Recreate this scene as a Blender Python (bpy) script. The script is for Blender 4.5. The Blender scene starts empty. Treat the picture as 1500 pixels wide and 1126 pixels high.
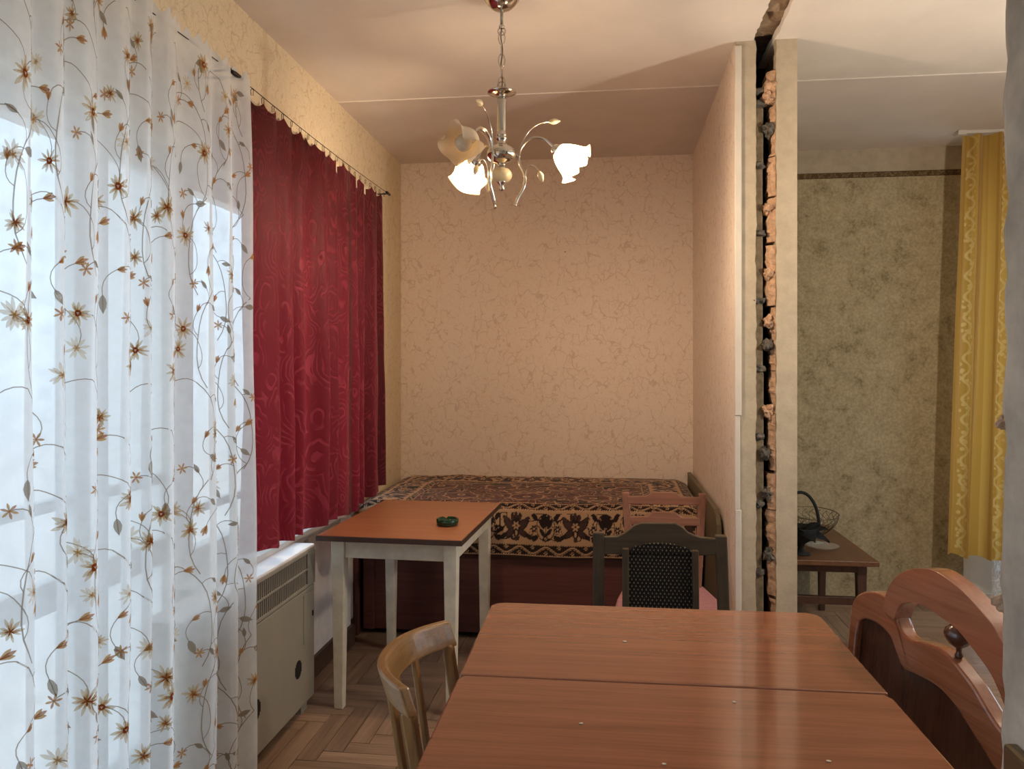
import bpy, bmesh, math, random
import numpy as np
from mathutils import Vector, Matrix, noise as mnoise
random.seed(7)
PI = math.pi
SC = bpy.context.scene
COL = SC.collection

# ------------------------------------------------------------------ camera, sky, exposure
H = 2.62                      # ceiling height
cam_d = bpy.data.cameras.new('camera')
cam = bpy.data.objects.new('camera', cam_d); COL.objects.link(cam)
cam.location = (0, 0, 1.352); cam.rotation_euler = (PI/2, 0, math.radians(7.19))
cam_d.sensor_width = 36; cam_d.lens = 36*1150/1500; cam_d.shift_y = -25/1500
cam_d.clip_start = 0.02
SC.camera = cam
SC.view_settings.view_transform = 'Standard'
SC.view_settings.look = 'None'
SC.view_settings.gamma = 1
SC.view_settings.use_curve_mapping = False
SC.view_settings.exposure = 0.0
SC.cycles.use_denoising = True
SC.cycles.max_bounces = 10
SC.cycles.diffuse_bounces = 6
SC.cycles.transparent_max_bounces = 24
SC.cycles.sample_clamp_indirect = 6

W = bpy.data.worlds.new('overcast_sky'); SC.world = W; W.use_nodes = True
wn = W.node_tree.nodes; wl = W.node_tree.links; wn.clear()
SKY = 2.95
wo = wn.new('ShaderNodeOutputWorld'); wb = wn.new('ShaderNodeBackground')
wt = wn.new('ShaderNodeTexCoord'); ws = wn.new('ShaderNodeSeparateXYZ'); wr = wn.new('ShaderNodeValToRGB')
wl.new(wt.outputs['Generated'], ws.inputs[0])
wm = wn.new('ShaderNodeMath'); wm.operation = 'MULTIPLY_ADD'; wm.inputs[1].default_value = .5; wm.inputs[2].default_value = .5
wl.new(ws.outputs['Z'], wm.inputs[0]); wl.new(wm.outputs[0], wr.inputs[0])
cr = wr.color_ramp
cr.elements[0].position = .44; cr.elements[0].color = (.46, .53, .58, 1)
cr.elements[1].position = .56; cr.elements[1].color = (.60, .80, 1.0, 1)
wl.new(wr.outputs[0], wb.inputs[0]); wb.inputs[1].default_value = SKY
wl.new(wb.outputs[0], wo.inputs[0])

BULB = 1180.0                   # emission of the lit lamp bulbs

def portal(name, loc, rot, sx, sy):
    l = bpy.data.lights.new(name, 'AREA'); l.shape = 'RECTANGLE'; l.size = sx; l.size_y = sy
    l.cycles.is_portal = True
    o = bpy.data.objects.new(name, l); COL.objects.link(o); o.location = loc; o.rotation_euler = rot
portal('daylight_portal_a', (-1.57, .48, 1.08), (0, -PI/2, 0), 1.95, 3.0)
portal('daylight_portal_b', (-1.57, 3.14, 1.35), (0, -PI/2, 0), 1.4, 1.5)
portal('daylight_portal_c', (2.42, 5.0, 1.2), (-PI/2, 0, 0), .9, 2.3)

portal('daylight_portal_d', (3.2, 1.75, 1.45), (0, PI/2, 0), 1.3, 3.1)

# ------------------------------------------------------------------ helpers
def lin(r, g, b):
    f = lambda v: (v/255/12.92) if v/255 <= .04045 else ((v/255+.055)/1.055)**2.4
    return (f(r), f(g), f(b), 1)

class MB:
    """collects vertices and faces for one mesh object"""
    def __init__(s): s.v = []; s.f = []; s.m = []; s.sm = []
    def add(s, vs, fs, mi=0, smooth=False):
        n = len(s.v); s.v += [tuple(p) for p in vs]
        for f in fs: s.f.append([i+n for i in f]); s.m.append(mi); s.sm.append(smooth)
    def box(s, x0, x1, y0, y1, z0, z1, mi=0):
        v = [(x, y, z) for z in (z0, z1) for y in (y0, y1) for x in (x0, x1)]
        s.add(v, [(0,2,3,1),(4,5,7,6),(0,1,5,4),(2,6,7,3),(0,4,6,2),(1,3,7,5)], mi)
    def hexa(s, b, t, mi=0):
        """b, t: four bottom and four top points, same turn"""
        s.add(list(b)+list(t), [(3,2,1,0),(4,5,6,7)]+[(i,(i+1)%4,4+(i+1)%4,4+i) for i in range(4)], mi)
    def prism(s, poly, d0, d1, fn, mi=0, smooth=False):
        """poly in (u,v); fn(u,v,d)->xyz"""
        n = len(poly)
        s.add([fn(u,v,d0) for u,v in poly]+[fn(u,v,d1) for u,v in poly],
              [tuple(range(n))[::-1], tuple(range(n,2*n))], mi)
        a = len(s.v)-2*n
        for i in range(n):
            j=(i+1)%n
            s.f.append([a+i,a+j,a+n+j,a+n+i]); s.m.append(mi); s.sm.append(smooth)
    def tube(s, pts, r, n=8, mi=0, cap=True, closed=False):
        pts = [Vector(p) for p in pts]; m = len(pts)
        rr = r if isinstance(r,(list,tuple)) else [r]*m
        up = None; rings = []
        for i,p in enumerate(pts):
            if closed: t = pts[(i+1)%m]-pts[(i-1)%m]
            else: t = pts[min(i+1,m-1)]-pts[max(i-1,0)]
            if t.length < 1e-9: t = Vector((0,0,1))
            t.normalize()
            if up is None:
                up = Vector((0,0,1)) if abs(t.z) < .9 else Vector((1,0,0))
            u = up-t*up.dot(t)
            if u.length<1e-6: u = t.orthogonal()
            u.normalize(); w = t.cross(u); up = u
            rings.append([p+(u*math.cos(2*PI*k/n)+w*math.sin(2*PI*k/n))*rr[i] for k in range(n)])
        vs = [q for ring in rings for q in ring]; fs=[]
        for i in range(m if closed else m-1):
            a=i*n; b=((i+1)%m)*n
            for k in range(n): fs.append((a+k,a+(k+1)%n,b+(k+1)%n,b+k))
        if cap and not closed: fs += [tuple(range(n))[::-1], tuple(range((m-1)*n,m*n))]
        s.add(vs, fs, mi, True)
    def lathe(s, prof, c, n=24, mi=0, axis=None, cap=False):
        """prof: (r, h) along axis from c"""
        c = Vector(c); ax = Vector(axis or (0,0,1)).normalized()
        u = ax.orthogonal().normalized(); w = ax.cross(u)
        vs=[]; fs=[]
        for r,hh in prof:
            for k in range(n):
                a=2*PI*k/n; vs.append(c+ax*hh+(u*math.cos(a)+w*math.sin(a))*max(r,1e-5))
        for i in range(len(prof)-1):
            for k in range(n): fs.append((i*n+k,i*n+(k+1)%n,(i+1)*n+(k+1)%n,(i+1)*n+k))
        s.add(vs, fs, mi, True)
    def grid(s, nu, nv, fn, mi=0, smooth=True):
        vs=[fn(i/(nu-1), j/(nv-1)) for j in range(nv) for i in range(nu)]
        fs=[(j*nu+i, j*nu+i+1, (j+1)*nu+i+1, (j+1)*nu+i) for j in range(nv-1) for i in range(nu-1)]
        s.add(vs, fs, mi, smooth)
    def blob(s, c, r, seed, n=2, mi=0, rough=.35):
        bm = bmesh.new(); bmesh.ops.create_icosphere(bm, subdivisions=n, radius=1)
        vs=[]
        for v in bm.verts:
            k = 1+rough*mnoise.noise(v.co*1.7+Vector((seed,seed*.7,0)))+rough*.5*mnoise.noise(v.co*4+Vector((0,seed,0)))
            vs.append((c[0]+v.co.x*r[0]*k, c[1]+v.co.y*r[1]*k, c[2]+v.co.z*r[2]*k))
        fs=[[v.index for v in f.verts] for f in bm.faces]; bm.free()
        s.add(vs, fs, mi, False)
    def mesh(s, name, mats):
        me = bpy.data.meshes.new(name); me.from_pydata(s.v, [], s.f)
        for m in (mats if isinstance(mats,(list,tuple)) else [mats]): me.materials.append(m)
        me.polygons.foreach_set('material_index', s.m); me.polygons.foreach_set('use_smooth', s.sm)
        me.update(); return me
    def build(s, name, mats, parent=None, bevel=0, seg=2, recalc=True):
        me = s.mesh(name, mats)
        if recalc:
            bm = bmesh.new(); bm.from_mesh(me); bmesh.ops.recalc_face_normals(bm, faces=bm.faces); bm.to_mesh(me); bm.free()
        o = bpy.data.objects.new(name, me); COL.objects.link(o)
        if parent: o.parent = parent
        if bevel:
            b = o.modifiers.new('bevel','BEVEL'); b.width = bevel; b.segments = seg; b.limit_method='ANGLE'; b.angle_limit = math.radians(40)
            b.harden_normals = False
        return o

def tag(o, label=None, cat=None, group=None, kind=None):
    if label: o['label']=label
    if cat: o['category']=cat
    if group: o['group']=group
    if kind: o['kind']=kind
    return o
def empty(name, loc=(0,0,0), rz=0):
    o = bpy.data.objects.new(name, None); COL.objects.link(o); o.location = loc; o.rotation_euler=(0,0,rz); o.empty_display_size=.05
    return o
def box_obj(name, b, mat, parent=None, bevel=0):
    m = MB(); m.box(*b); return m.build(name, mat, parent, bevel)

# ------------------------------------------------------------------ materials
def new_mat(name):
    m = bpy.data.materials.new(name); m.use_nodes = True
    nt = m.node_tree; nt.nodes.clear()
    out = nt.nodes.new('ShaderNodeOutputMaterial')
    return m, nt, out
def N(nt, t, **kw):
    n = nt.nodes.new(t)
    for k,v in kw.items():
        if k.startswith('i_'): n.inputs[k[2:].replace('_',' ')].default_value = v
        else: setattr(n, k, v)
    return n
def principled(nt, out, color=None, rough=.5, metal=0, spec=.5):
    p = nt.nodes.new('ShaderNodeBsdfPrincipled')
    if color: p.inputs['Base Color'].default_value = color
    p.inputs['Roughness'].default_value = rough; p.inputs['Metallic'].default_value = metal
    p.inputs['Specular IOR Level'].default_value = spec
    nt.links.new(p.outputs[0], out.inputs[0]); return p
def coords(nt, scale=(1,1,1), kind='Object', rot=(0,0,0), loc=(0,0,0)):
    tc = nt.nodes.new('ShaderNodeTexCoord'); mp = nt.nodes.new('ShaderNodeMapping')
    mp.inputs['Scale'].default_value = scale; mp.inputs['Rotation'].default_value = rot; mp.inputs['Location'].default_value = loc
    nt.links.new(tc.outputs[kind], mp.inputs[0]); return mp.outputs[0]
def noise(nt, vec, scale, detail=3, rough=.5, dist=0):
    n = N(nt,'ShaderNodeTexNoise'); n.inputs['Scale'].default_value=scale; n.inputs['Detail'].default_value=detail
    n.inputs['Roughness'].default_value=rough; n.inputs['Distortion'].default_value=dist
    if vec is not None: nt.links.new(vec, n.inputs['Vector'])
    return n.outputs['Fac']
def ramp(nt, fac, stops):
    r = nt.nodes.new('ShaderNodeValToRGB'); e = r.color_ramp.elements
    while len(e) < len(stops): e.new(.5)
    for i,(p,c) in enumerate(stops):
        e[i].position=p; e[i].color = c if not isinstance(c,(int,float)) else (c,c,c,1)
    nt.links.new(fac, r.inputs[0]); return r.outputs[0]
def mix(nt, fac, a, b, mode='MIX'):
    m = nt.nodes.new('ShaderNodeMix'); m.data_type='RGBA'; m.blend_type=mode
    def put(sock, v):
        if hasattr(v,'links'): nt.links.new(v, sock)
        else: sock.default_value = v
    put(m.inputs[0], fac); put(m.inputs[6], a); put(m.inputs[7], b)
    return m.outputs[2]
def math_(nt, op, a, b=0):
    m = nt.nodes.new('ShaderNodeMath'); m.operation=op
    for i,v in enumerate((a,b)):
        if hasattr(v,'links'): nt.links.new(v, m.inputs[i])
        else: m.inputs[i].default_value=v
    return m.outputs[0]
def bump(nt, p, hgt, strength=.3, dist=.01):
    b = nt.nodes.new('ShaderNodeBump'); b.inputs['Strength'].default_value=strength; b.inputs['Distance'].default_value=dist
    nt.links.new(hgt, b.inputs['Height']); nt.links.new(b.outputs[0], p.inputs['Normal']); return b

def plain(name, color, rough=.5, metal=0, spec=.5, var=.06, nscale=12, bmp=0):
    m,nt,out = new_mat(name); p = principled(nt,out,color,rough,metal,spec)
    v = coords(nt); f = noise(nt, v, nscale, 5, .6)
    d = tuple(c*(1-var*2) for c in color[:3])+(1,); l = tuple(min(1,c*(1+var)) for c in color[:3])+(1,)
    nt.links.new(ramp(nt,f,[(.3,d),(.7,l)]), p.inputs['Base Color'])
    if bmp: bump(nt, p, noise(nt, v, nscale*6, 4), bmp, .003)
    return m

def wallpaper(name, base, line, rough=.75, stretch=.8):
    m,nt,out = new_mat(name); p = principled(nt,out,base,rough,0,.25)
    v = coords(nt, (1,1,stretch)); f_all=None
    for sc,off,w,amp in ((17,(0,0,0),.030,.09),(30,(7,3,5),.030,.05)):
        warp = N(nt,'ShaderNodeTexNoise'); warp.inputs['Scale'].default_value=sc*.8; warp.inputs['Detail'].default_value=2
        nt.links.new(v, warp.inputs['Vector'])
        vm = nt.nodes.new('ShaderNodeVectorMath'); vm.operation='MULTIPLY_ADD'; vm.inputs[1].default_value=(amp,amp,amp)
        nt.links.new(warp.outputs['Color'], vm.inputs[0]); nt.links.new(v, vm.inputs[2])
        vo = N(nt,'ShaderNodeTexVoronoi', feature='DISTANCE_TO_EDGE'); vo.inputs['Scale'].default_value=sc
        nt.links.new(vm.outputs[0], vo.inputs['Vector'])
        l = ramp(nt, vo.outputs['Distance'], [(w*.5,1.0),(w*1.6,0.0)])
        msk = ramp(nt, noise(nt, coords(nt,loc=off), sc*.9, 2), [(.44,0.0),(.52,1.0)])
        l = math_(nt,'MULTIPLY', l, msk)
        f_all = l if f_all is None else math_(nt,'MAXIMUM', f_all, math_(nt,'MULTIPLY',l,.6))
    grain = noise(nt, coords(nt), 240, 2, .6)
    dash = ramp(nt, noise(nt, coords(nt), 95, 2, .5, 1.5), [(.60,0.0),(.70,1.0)])
    d2 = tuple(c*.92 for c in base[:3])+(1,); l2 = tuple(min(1,c*1.05) for c in base[:3])+(1,)
    b = ramp(nt, grain, [(.35,d2),(.65,l2)])
    b = mix(nt, math_(nt,'MULTIPLY',dash,.30), b, tuple(min(1,c*1.25) for c in base[:3])+(1,))
    b = mix(nt, math_(nt,'MULTIPLY',f_all,.38), b, line)
    nt.links.new(b, p.inputs['Base Color'])
    bump(nt, p, math_(nt,'ADD', math_(nt,'MULTIPLY',f_all,-.6), math_(nt,'MULTIPLY',grain,.5)), .3, .003)
    return m

def wood(name, dark, light, axis=0, scale=1, rough=.3, spec=.5, coat=0, grain_str=.5, obj_random=0):
    m,nt,out = new_mat(name); p = principled(nt,out,light,rough,0,spec)
    sc = [14*scale]*3; sc[axis] = .9*scale
    v = coords(nt, tuple(sc))
    f = noise(nt, v, 2.2, 6, .62, .6)
    sc2=[160*scale]*3; sc2[axis]=4*scale
    g = noise(nt, coords(nt, tuple(sc2)), 1, 3, .6)
    c = ramp(nt, f, [(.28,dark),(.5,tuple((a+b)/2 for a,b in zip(dark,light))),(.72,light)])
    c = mix(nt, grain_str*.5, c, ramp(nt,g,[(.3,tuple(k*.6 for k in dark[:3])+(1,)),(.6,light)]))
    if obj_random:
        oi = nt.nodes.new('ShaderNodeObjectInfo')
        hs = nt.nodes.new('ShaderNodeHueSaturation')
        nt.links.new(c, hs.inputs['Color'])
        mr = nt.nodes.new('ShaderNodeMapRange'); nt.links.new(oi.outputs['Random'], mr.inputs[0])
        mr.inputs[3].default_value = 1-obj_random; mr.inputs[4].default_value = 1+obj_random
        nt.links.new(mr.outputs[0], hs.inputs['Value']); c = hs.outputs[0]
    nt.links.new(c, p.inputs['Base Color'])
    if coat: p.inputs['Coat Weight'].default_value = coat; p.inputs['Coat Roughness'].default_value=.06
    bump(nt, p, g, .06 if not coat else .015, .002)
    return m

def cloth_mix(nt, out, col, transl=.5, transp=0, rough=1.0, normal=None):
    """thin cloth: diffuse + translucent (+ open weave)"""
    def put(sock,v):
        if hasattr(v,'links'): nt.links.new(v,sock)
        else: sock.default_value=v
    d = nt.nodes.new('ShaderNodeBsdfDiffuse'); t = nt.nodes.new('ShaderNodeBsdfTranslucent')
    put(d.inputs['Color'],col); put(t.inputs['Color'],col)
    if normal is not None: nt.links.new(normal, d.inputs['Normal']); nt.links.new(normal, t.inputs['Normal'])
    m = nt.nodes.new('ShaderNodeMixShader'); m.inputs[0].default_value=transl
    nt.links.new(d.outputs[0],m.inputs[1]); nt.links.new(t.outputs[0],m.inputs[2]); r = m.outputs[0]
    if transp:
        tr = nt.nodes.new('ShaderNodeBsdfTransparent'); m2 = nt.nodes.new('ShaderNodeMixShader')
        put(m2.inputs[0], transp); nt.links.new(r,m2.inputs[1]); nt.links.new(tr.outputs[0],m2.inputs[2]); r=m2.outputs[0]
    nt.links.new(r, out.inputs[0]); return r

def glass_pane(name, tint=(1,1,1,1), refl=.08):
    m,nt,out = new_mat(name)
    tr = nt.nodes.new('ShaderNodeBsdfTransparent'); tr.inputs[0].default_value = tint
    gl = nt.nodes.new('ShaderNodeBsdfGlossy'); gl.inputs['Roughness'].default_value=.02
    lw = nt.nodes.new('ShaderNodeLayerWeight'); fr_ = math_(nt,'MULTIPLY_ADD', math_(nt,'POWER', lw.outputs['Facing'], 5), .6); fr_.node.inputs[2].default_value=.04
    mx = nt.nodes.new('ShaderNodeMixShader')
    nt.links.new(fr_,mx.inputs[0]); nt.links.new(tr.outputs[0],mx.inputs[1]); nt.links.new(gl.outputs[0],mx.inputs[2])
    nt.links.new(mx.outputs[0],out.inputs[0]); return m

M={}
M['paper'] = wallpaper('wallpaper_cream', lin(230,214,198), lin(176,142,118))
M['paper_left'] = wallpaper('wallpaper_cream_b', lin(222,206,176), lin(168,136,100))
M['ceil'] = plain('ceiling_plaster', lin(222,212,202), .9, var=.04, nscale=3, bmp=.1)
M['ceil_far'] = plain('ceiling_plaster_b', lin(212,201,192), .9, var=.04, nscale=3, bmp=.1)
M['plaster'] = plain('white_plaster', lin(178,164,142), .85, var=.07, nscale=18, bmp=.35)
M['plaster_raw'] = plain('raw_plaster', lin(150,128,104), .95, var=.18, nscale=30, bmp=.6)
M['stub'] = plain('patchy_plaster', lin(176,164,148), .9, var=.26, nscale=5, bmp=.5)
M['mortar'] = plain('clay_mortar', lin(190,154,124), .95, var=.18, nscale=40, bmp=.7)
M['brick'] = plain('hollow_brick', lin(128,112,88), .95, var=.22, nscale=30, bmp=.6)
M['cement'] = plain('grey_cement', lin(96,90,82), .95, var=.3, nscale=45, bmp=.7)
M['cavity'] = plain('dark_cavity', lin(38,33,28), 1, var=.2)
M['low_white'] = plain('white_wash', lin(232,228,226), .85, var=.06, nscale=14, bmp=.3)
M['frame'] = plain('white_frame', lin(228,226,220), .45, var=.03)
M['plastic'] = plain('white_plastic', lin(205,196,184), .5, var=.03)
M['baseboard'] = plain('brown_paint', lin(84,64,54), .5, var=.15)
M['glass'] = glass_pane('window_glass')
def frosted():
    m,nt,out = new_mat('frosted_pane'); cloth_mix(nt,out,(.74,.72,.68,1),.9,.08); return m
M['frosted'] = frosted()

def side_paper():
    m,nt,out = new_mat('mottled_green_paper'); p = principled(nt,out,(1,1,1,1),.8,0,.2)
    v = coords(nt); f = noise(nt, v, 10, 9, .7, .3); g = noise(nt, v, 70, 4, .7)
    c = ramp(nt, f, [(.34,lin(128,116,88)),(.45,lin(166,152,122)),(.62,lin(182,168,138))])
    c = mix(nt, .3, c, ramp(nt,g,[(.4,lin(110,98,70)),(.6,lin(190,176,140))]))
    nt.links.new(c,p.inputs['Base Color']); return m
M['side_paper'] = side_paper()
def border_mat():
    m,nt,out = new_mat('paper_border'); p = principled(nt,out,(1,1,1,1),.8,0,.2)
    tc = nt.nodes.new('ShaderNodeTexCoord'); sp = nt.nodes.new('ShaderNodeSeparateXYZ'); nt.links.new(tc.outputs['Object'],sp.inputs[0])
    wv = noise(nt, coords(nt,(60,1,70)), 1, 1)
    s_ = math_(nt,'SINE', math_(nt,'MULTIPLY', sp.outputs[0], 2*PI/.07))
    k = math_(nt,'ADD', math_(nt,'MULTIPLY', s_, .18), wv)
    c = ramp(nt, k, [(.42,lin(88,68,46)),(.5,lin(132,112,80)),(.62,lin(96,78,52))])
    z = math_(nt,'ABSOLUTE', math_(nt,'SUBTRACT', sp.outputs[2], 2.464))
    e = ramp(nt, math_(nt,'MULTIPLY', z, 20), [(.25,0.0),(.28,1.0)])
    c = mix(nt, e, c, lin(70,50,34))
    nt.links.new(c,p.inputs['Base Color']); return m
M['border'] = border_mat()

M['parquet'] = wood('parquet_oak', lin(112,88,70), lin(166,138,116), 0, 1, .38, .4, obj_random=.16)
M['parquet_y'] = wood('parquet_oak_b', lin(112,88,70), lin(164,136,114), 1, 1, .38, .4, obj_random=.16)
M['subfloor'] = plain('dark_joint', lin(50,36,28), .9)
M['table_top'] = wood('red_brown_veneer', lin(124,74,52), lin(158,98,70), 0, 1, .15, .5, coat=.6, grain_str=.45)
M['table_edge'] = wood('dark_edge', lin(92,46,30), lin(128,68,46), 1, 1, .3)
M['small_top'] = wood('orange_board', lin(142,90,62), lin(166,110,78), 0, .6, .35, .4, grain_str=.3)
M['small_edge'] = plain('dark_edge_band', lin(70,46,36), .5)
M['white_paint'] = plain('old_white_paint', lin(226,220,200), .5, var=.07, nscale=22, bmp=.1)
M['bed_wood'] = wood('dark_red_veneer', lin(80,44,40), lin(104,62,56), 0, 1, .45, .4)
M['bed_panel'] = wood('olive_board', lin(88,78,58), lin(108,96,74), 2, 1, .5)
M['dark_wood'] = wood('black_brown_wood', lin(58,46,33), lin(82,67,49), 2, 1.5, .55, .3)
M['dark_wood_x'] = wood('black_brown_rail', lin(58,46,33), lin(82,67,49), 0, 1.5, .55, .3)
M['brown_wood'] = wood('red_brown_chair', lin(100,62,46), lin(136,90,70), 2, 1.5, .4)
M['brown_wood_x'] = wood('red_brown_rail', lin(100,62,46), lin(136,90,70), 0, 1.5, .4)
M['light_wood'] = wood('honey_chair', lin(120,84,46), lin(164,122,76), 2, 1.5, .3, coat=.2)
M['light_wood_y'] = wood('honey_rail', lin(120,84,46), lin(164,122,76), 1, 1.2, .3, coat=.2)
M['carved'] = wood('glossy_carved', lin(128,78,54), lin(174,114,84), 0, 1, .18, .5, coat=.8, grain_str=.4)
M['carved_panel'] = wood('carved_panel', lin(66,40,28), lin(92,58,42), 2, 1, .25, .5, coat=.4)
M['coffee'] = wood('walnut_coffee', lin(84,54,36), lin(116,78,54), 1, 1, .35, .4)
M['coffee_leg'] = wood('walnut_leg', lin(58,36,26), lin(84,54,38), 2, 1, .4)
M['pink'] = plain('pink_cloth', lin(146,98,100), .95, var=.12, nscale=60, bmp=.3)
M['chrome'] = plain('chrome', lin(215,210,200), .12, 1.0, var=.01)
M['steel_dark'] = plain('black_metal', lin(34,30,28), .4, .6)
M['heater'] = plain('heater_enamel', lin(150,144,130), .38, var=.03, nscale=8)
M['heater_top'] = plain('heater_daylit_top', lin(246,247,248), .4, var=.02)  # near-white beside the cabinet enamel: window daylight put into the top plate's colour
M['heater_grey'] = plain('heater_grille', lin(150,144,132), .45, var=.04)
M['heater_dark'] = plain('heater_inside', lin(34,31,28), .8)
M['ivory'] = plain('ivory_glass', lin(236,214,168), .25, var=.03)
M['black'] = plain('black_cloth', lin(14,15,15), .8, var=.2)
M['wire'] = plain('wire_metal', lin(120,108,84), .35, .8)
M['thread_cream'] = plain('cream_tape', lin(214,200,172), .9)

def shade_mat():
    m,nt,out = new_mat('frosted_shade')
    d = nt.nodes.new('ShaderNodeBsdfDiffuse'); d.inputs[0].default_value = lin(252,240,216)
    t = nt.nodes.new('ShaderNodeBsdfTranslucent'); t.inputs[0].default_value = lin(196,170,126)
    g = nt.nodes.new('ShaderNodeBsdfGlossy'); g.inputs['Roughness'].default_value=.2
    tr = nt.nodes.new('ShaderNodeBsdfTransparent')
    uv = nt.nodes.new('ShaderNodeTexCoord')
    w = nt.nodes.new('ShaderNodeTexWave'); w.inputs['Scale'].default_value=14; nt.links.new(uv.outputs['UV'],w.inputs[0])
    b = nt.nodes.new('ShaderNodeBump'); b.inputs['Strength'].default_value=.35; b.inputs['Distance'].default_value=.002
    nt.links.new(w.outputs['Fac'],b.inputs['Height'])
    for n in (d,g): nt.links.new(b.outputs[0], n.inputs['Normal'])
    a = nt.nodes.new('ShaderNodeMixShader'); a.inputs[0].default_value=.45
    nt.links.new(d.outputs[0],a.inputs[1]); nt.links.new(t.outputs[0],a.inputs[2])
    c = nt.nodes.new('ShaderNodeMixShader'); c.inputs[0].default_value=.06
    nt.links.new(a.outputs[0],c.inputs[1]); nt.links.new(g.outputs[0],c.inputs[2])
    e = nt.nodes.new('ShaderNodeMixShader'); e.inputs[0].default_value=.10
    nt.links.new(c.outputs[0],e.inputs[1]); nt.links.new(tr.outputs[0],e.inputs[2])
    nt.links.new(e.outputs[0],out.inputs[0]); return m
M['shade'] = shade_mat()
def emit(name, col, s):
    m,nt,out = new_mat(name); e = nt.nodes.new('ShaderNodeEmission'); e.inputs[0].default_value=col; e.inputs[1].default_value=s
    nt.links.new(e.outputs[0],out.inputs[0]); return m
M['bulb_on'] = emit('lit_bulb', (1,.75,.50,1), BULB)
M['bulb_side'] = emit('lit_bulb_side', (1,.88,.72,1), 520)
M['bulb_off'] = plain('unlit_bulb', lin(222,204,176), .15)

def tulle_mat():
    m,nt,out = new_mat('white_tulle')
    v = coords(nt); f = noise(nt, v, 30, 3)
    cloth_mix(nt,out,(.84,.85,.86,1),.45,ramp(nt,f,[(.3,.17),(.7,.26)])); return m
M['tulle'] = tulle_mat()
def thread_mat(name, col, tp=.0):
    m,nt,out = new_mat(name); cloth_mix(nt,out,col,.45,tp); return m
M['th_beige'] = thread_mat('thread_beige', lin(214,192,152), .35)
M['th_gold'] = thread_mat('thread_gold', lin(206,162,98), .15)
M['th_rust'] = thread_mat('thread_rust', lin(168,88,44))
M['th_white'] = thread_mat('thread_white', lin(250,240,230))
M['th_vine'] = thread_mat('thread_vine', lin(160,142,120), .25)
M['th_leaf'] = thread_mat('thread_leaf', lin(164,150,128), .2)
M['th_pale'] = thread_mat('thread_pale', lin(232,218,194), .35)
M['th_bud'] = thread_mat('thread_bud', lin(196,140,98), .15)

def jacquard():
    m,nt,out = new_mat('red_jacquard')
    tc = nt.nodes.new('ShaderNodeTexCoord')
    def mp(scale, loc=(0,0,0)):
        n = nt.nodes.new('ShaderNodeMapping'); n.inputs['Scale'].default_value=scale; n.inputs['Location'].default_value=loc
        nt.links.new(tc.outputs['UV'],n.inputs[0]); return n.outputs[0]
    wp = N(nt,'ShaderNodeTexNoise'); wp.inputs['Scale'].default_value=9; wp.inputs['Detail'].default_value=2; nt.links.new(mp((1,.8,1)),wp.inputs['Vector'])
    vm = nt.nodes.new('ShaderNodeVectorMath'); vm.operation='MULTIPLY_ADD'; vm.inputs[1].default_value=(.10,.10,0); nt.links.new(wp.outputs['Color'],vm.inputs[0]); nt.links.new(mp((1,.75,1)),vm.inputs[2])
    vo = N(nt,'ShaderNodeTexVoronoi'); vo.inputs['Scale'].default_value=8.5; nt.links.new(vm.outputs[0],vo.inputs['Vector'])
    sw = math_(nt,'SINE', math_(nt,'ADD', math_(nt,'MULTIPLY',vo.outputs['Distance'],46), math_(nt,'MULTIPLY',wp.outputs['Fac'],9)))
    gap = ramp(nt, noise(nt, mp((14,10,1)), 1, 2), [(.42,0.0),(.56,1.0)])
    swirl = math_(nt,'MULTIPLY', ramp(nt, sw, [(.35,0.0),(.75,1.0)]), gap)
    weave = noise(nt, mp((420,420,1)), 1, 1)
    pat = swirl
    col = mix(nt, pat, lin(66,14,24), lin(100,28,38))
    b = nt.nodes.new('ShaderNodeBump'); b.inputs['Strength'].default_value=.7; b.inputs['Distance'].default_value=.006
    nt.links.new(math_(nt,'ADD',swirl,math_(nt,'MULTIPLY',weave,.25)), b.inputs['Height'])
    d = nt.nodes.new('ShaderNodeBsdfPrincipled'); nt.links.new(col,d.inputs['Base Color']); d.inputs['Roughness'].default_value=.55
    d.inputs['Sheen Weight'].default_value=.12; d.inputs['Specular IOR Level'].default_value=.25
    nt.links.new(b.outputs[0],d.inputs['Normal'])
    t = nt.nodes.new('ShaderNodeBsdfTranslucent'); nt.links.new(mix(nt,pat,lin(158,28,38),lin(178,50,58)),t.inputs[0])
    m1 = nt.nodes.new('ShaderNodeMixShader'); m1.inputs[0].default_value=.40
    nt.links.new(d.outputs[0],m1.inputs[1]); nt.links.new(t.outputs[0],m1.inputs[2]); nt.links.new(m1.outputs[0],out.inputs[0]); return m
M['red'] = jacquard()

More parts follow.
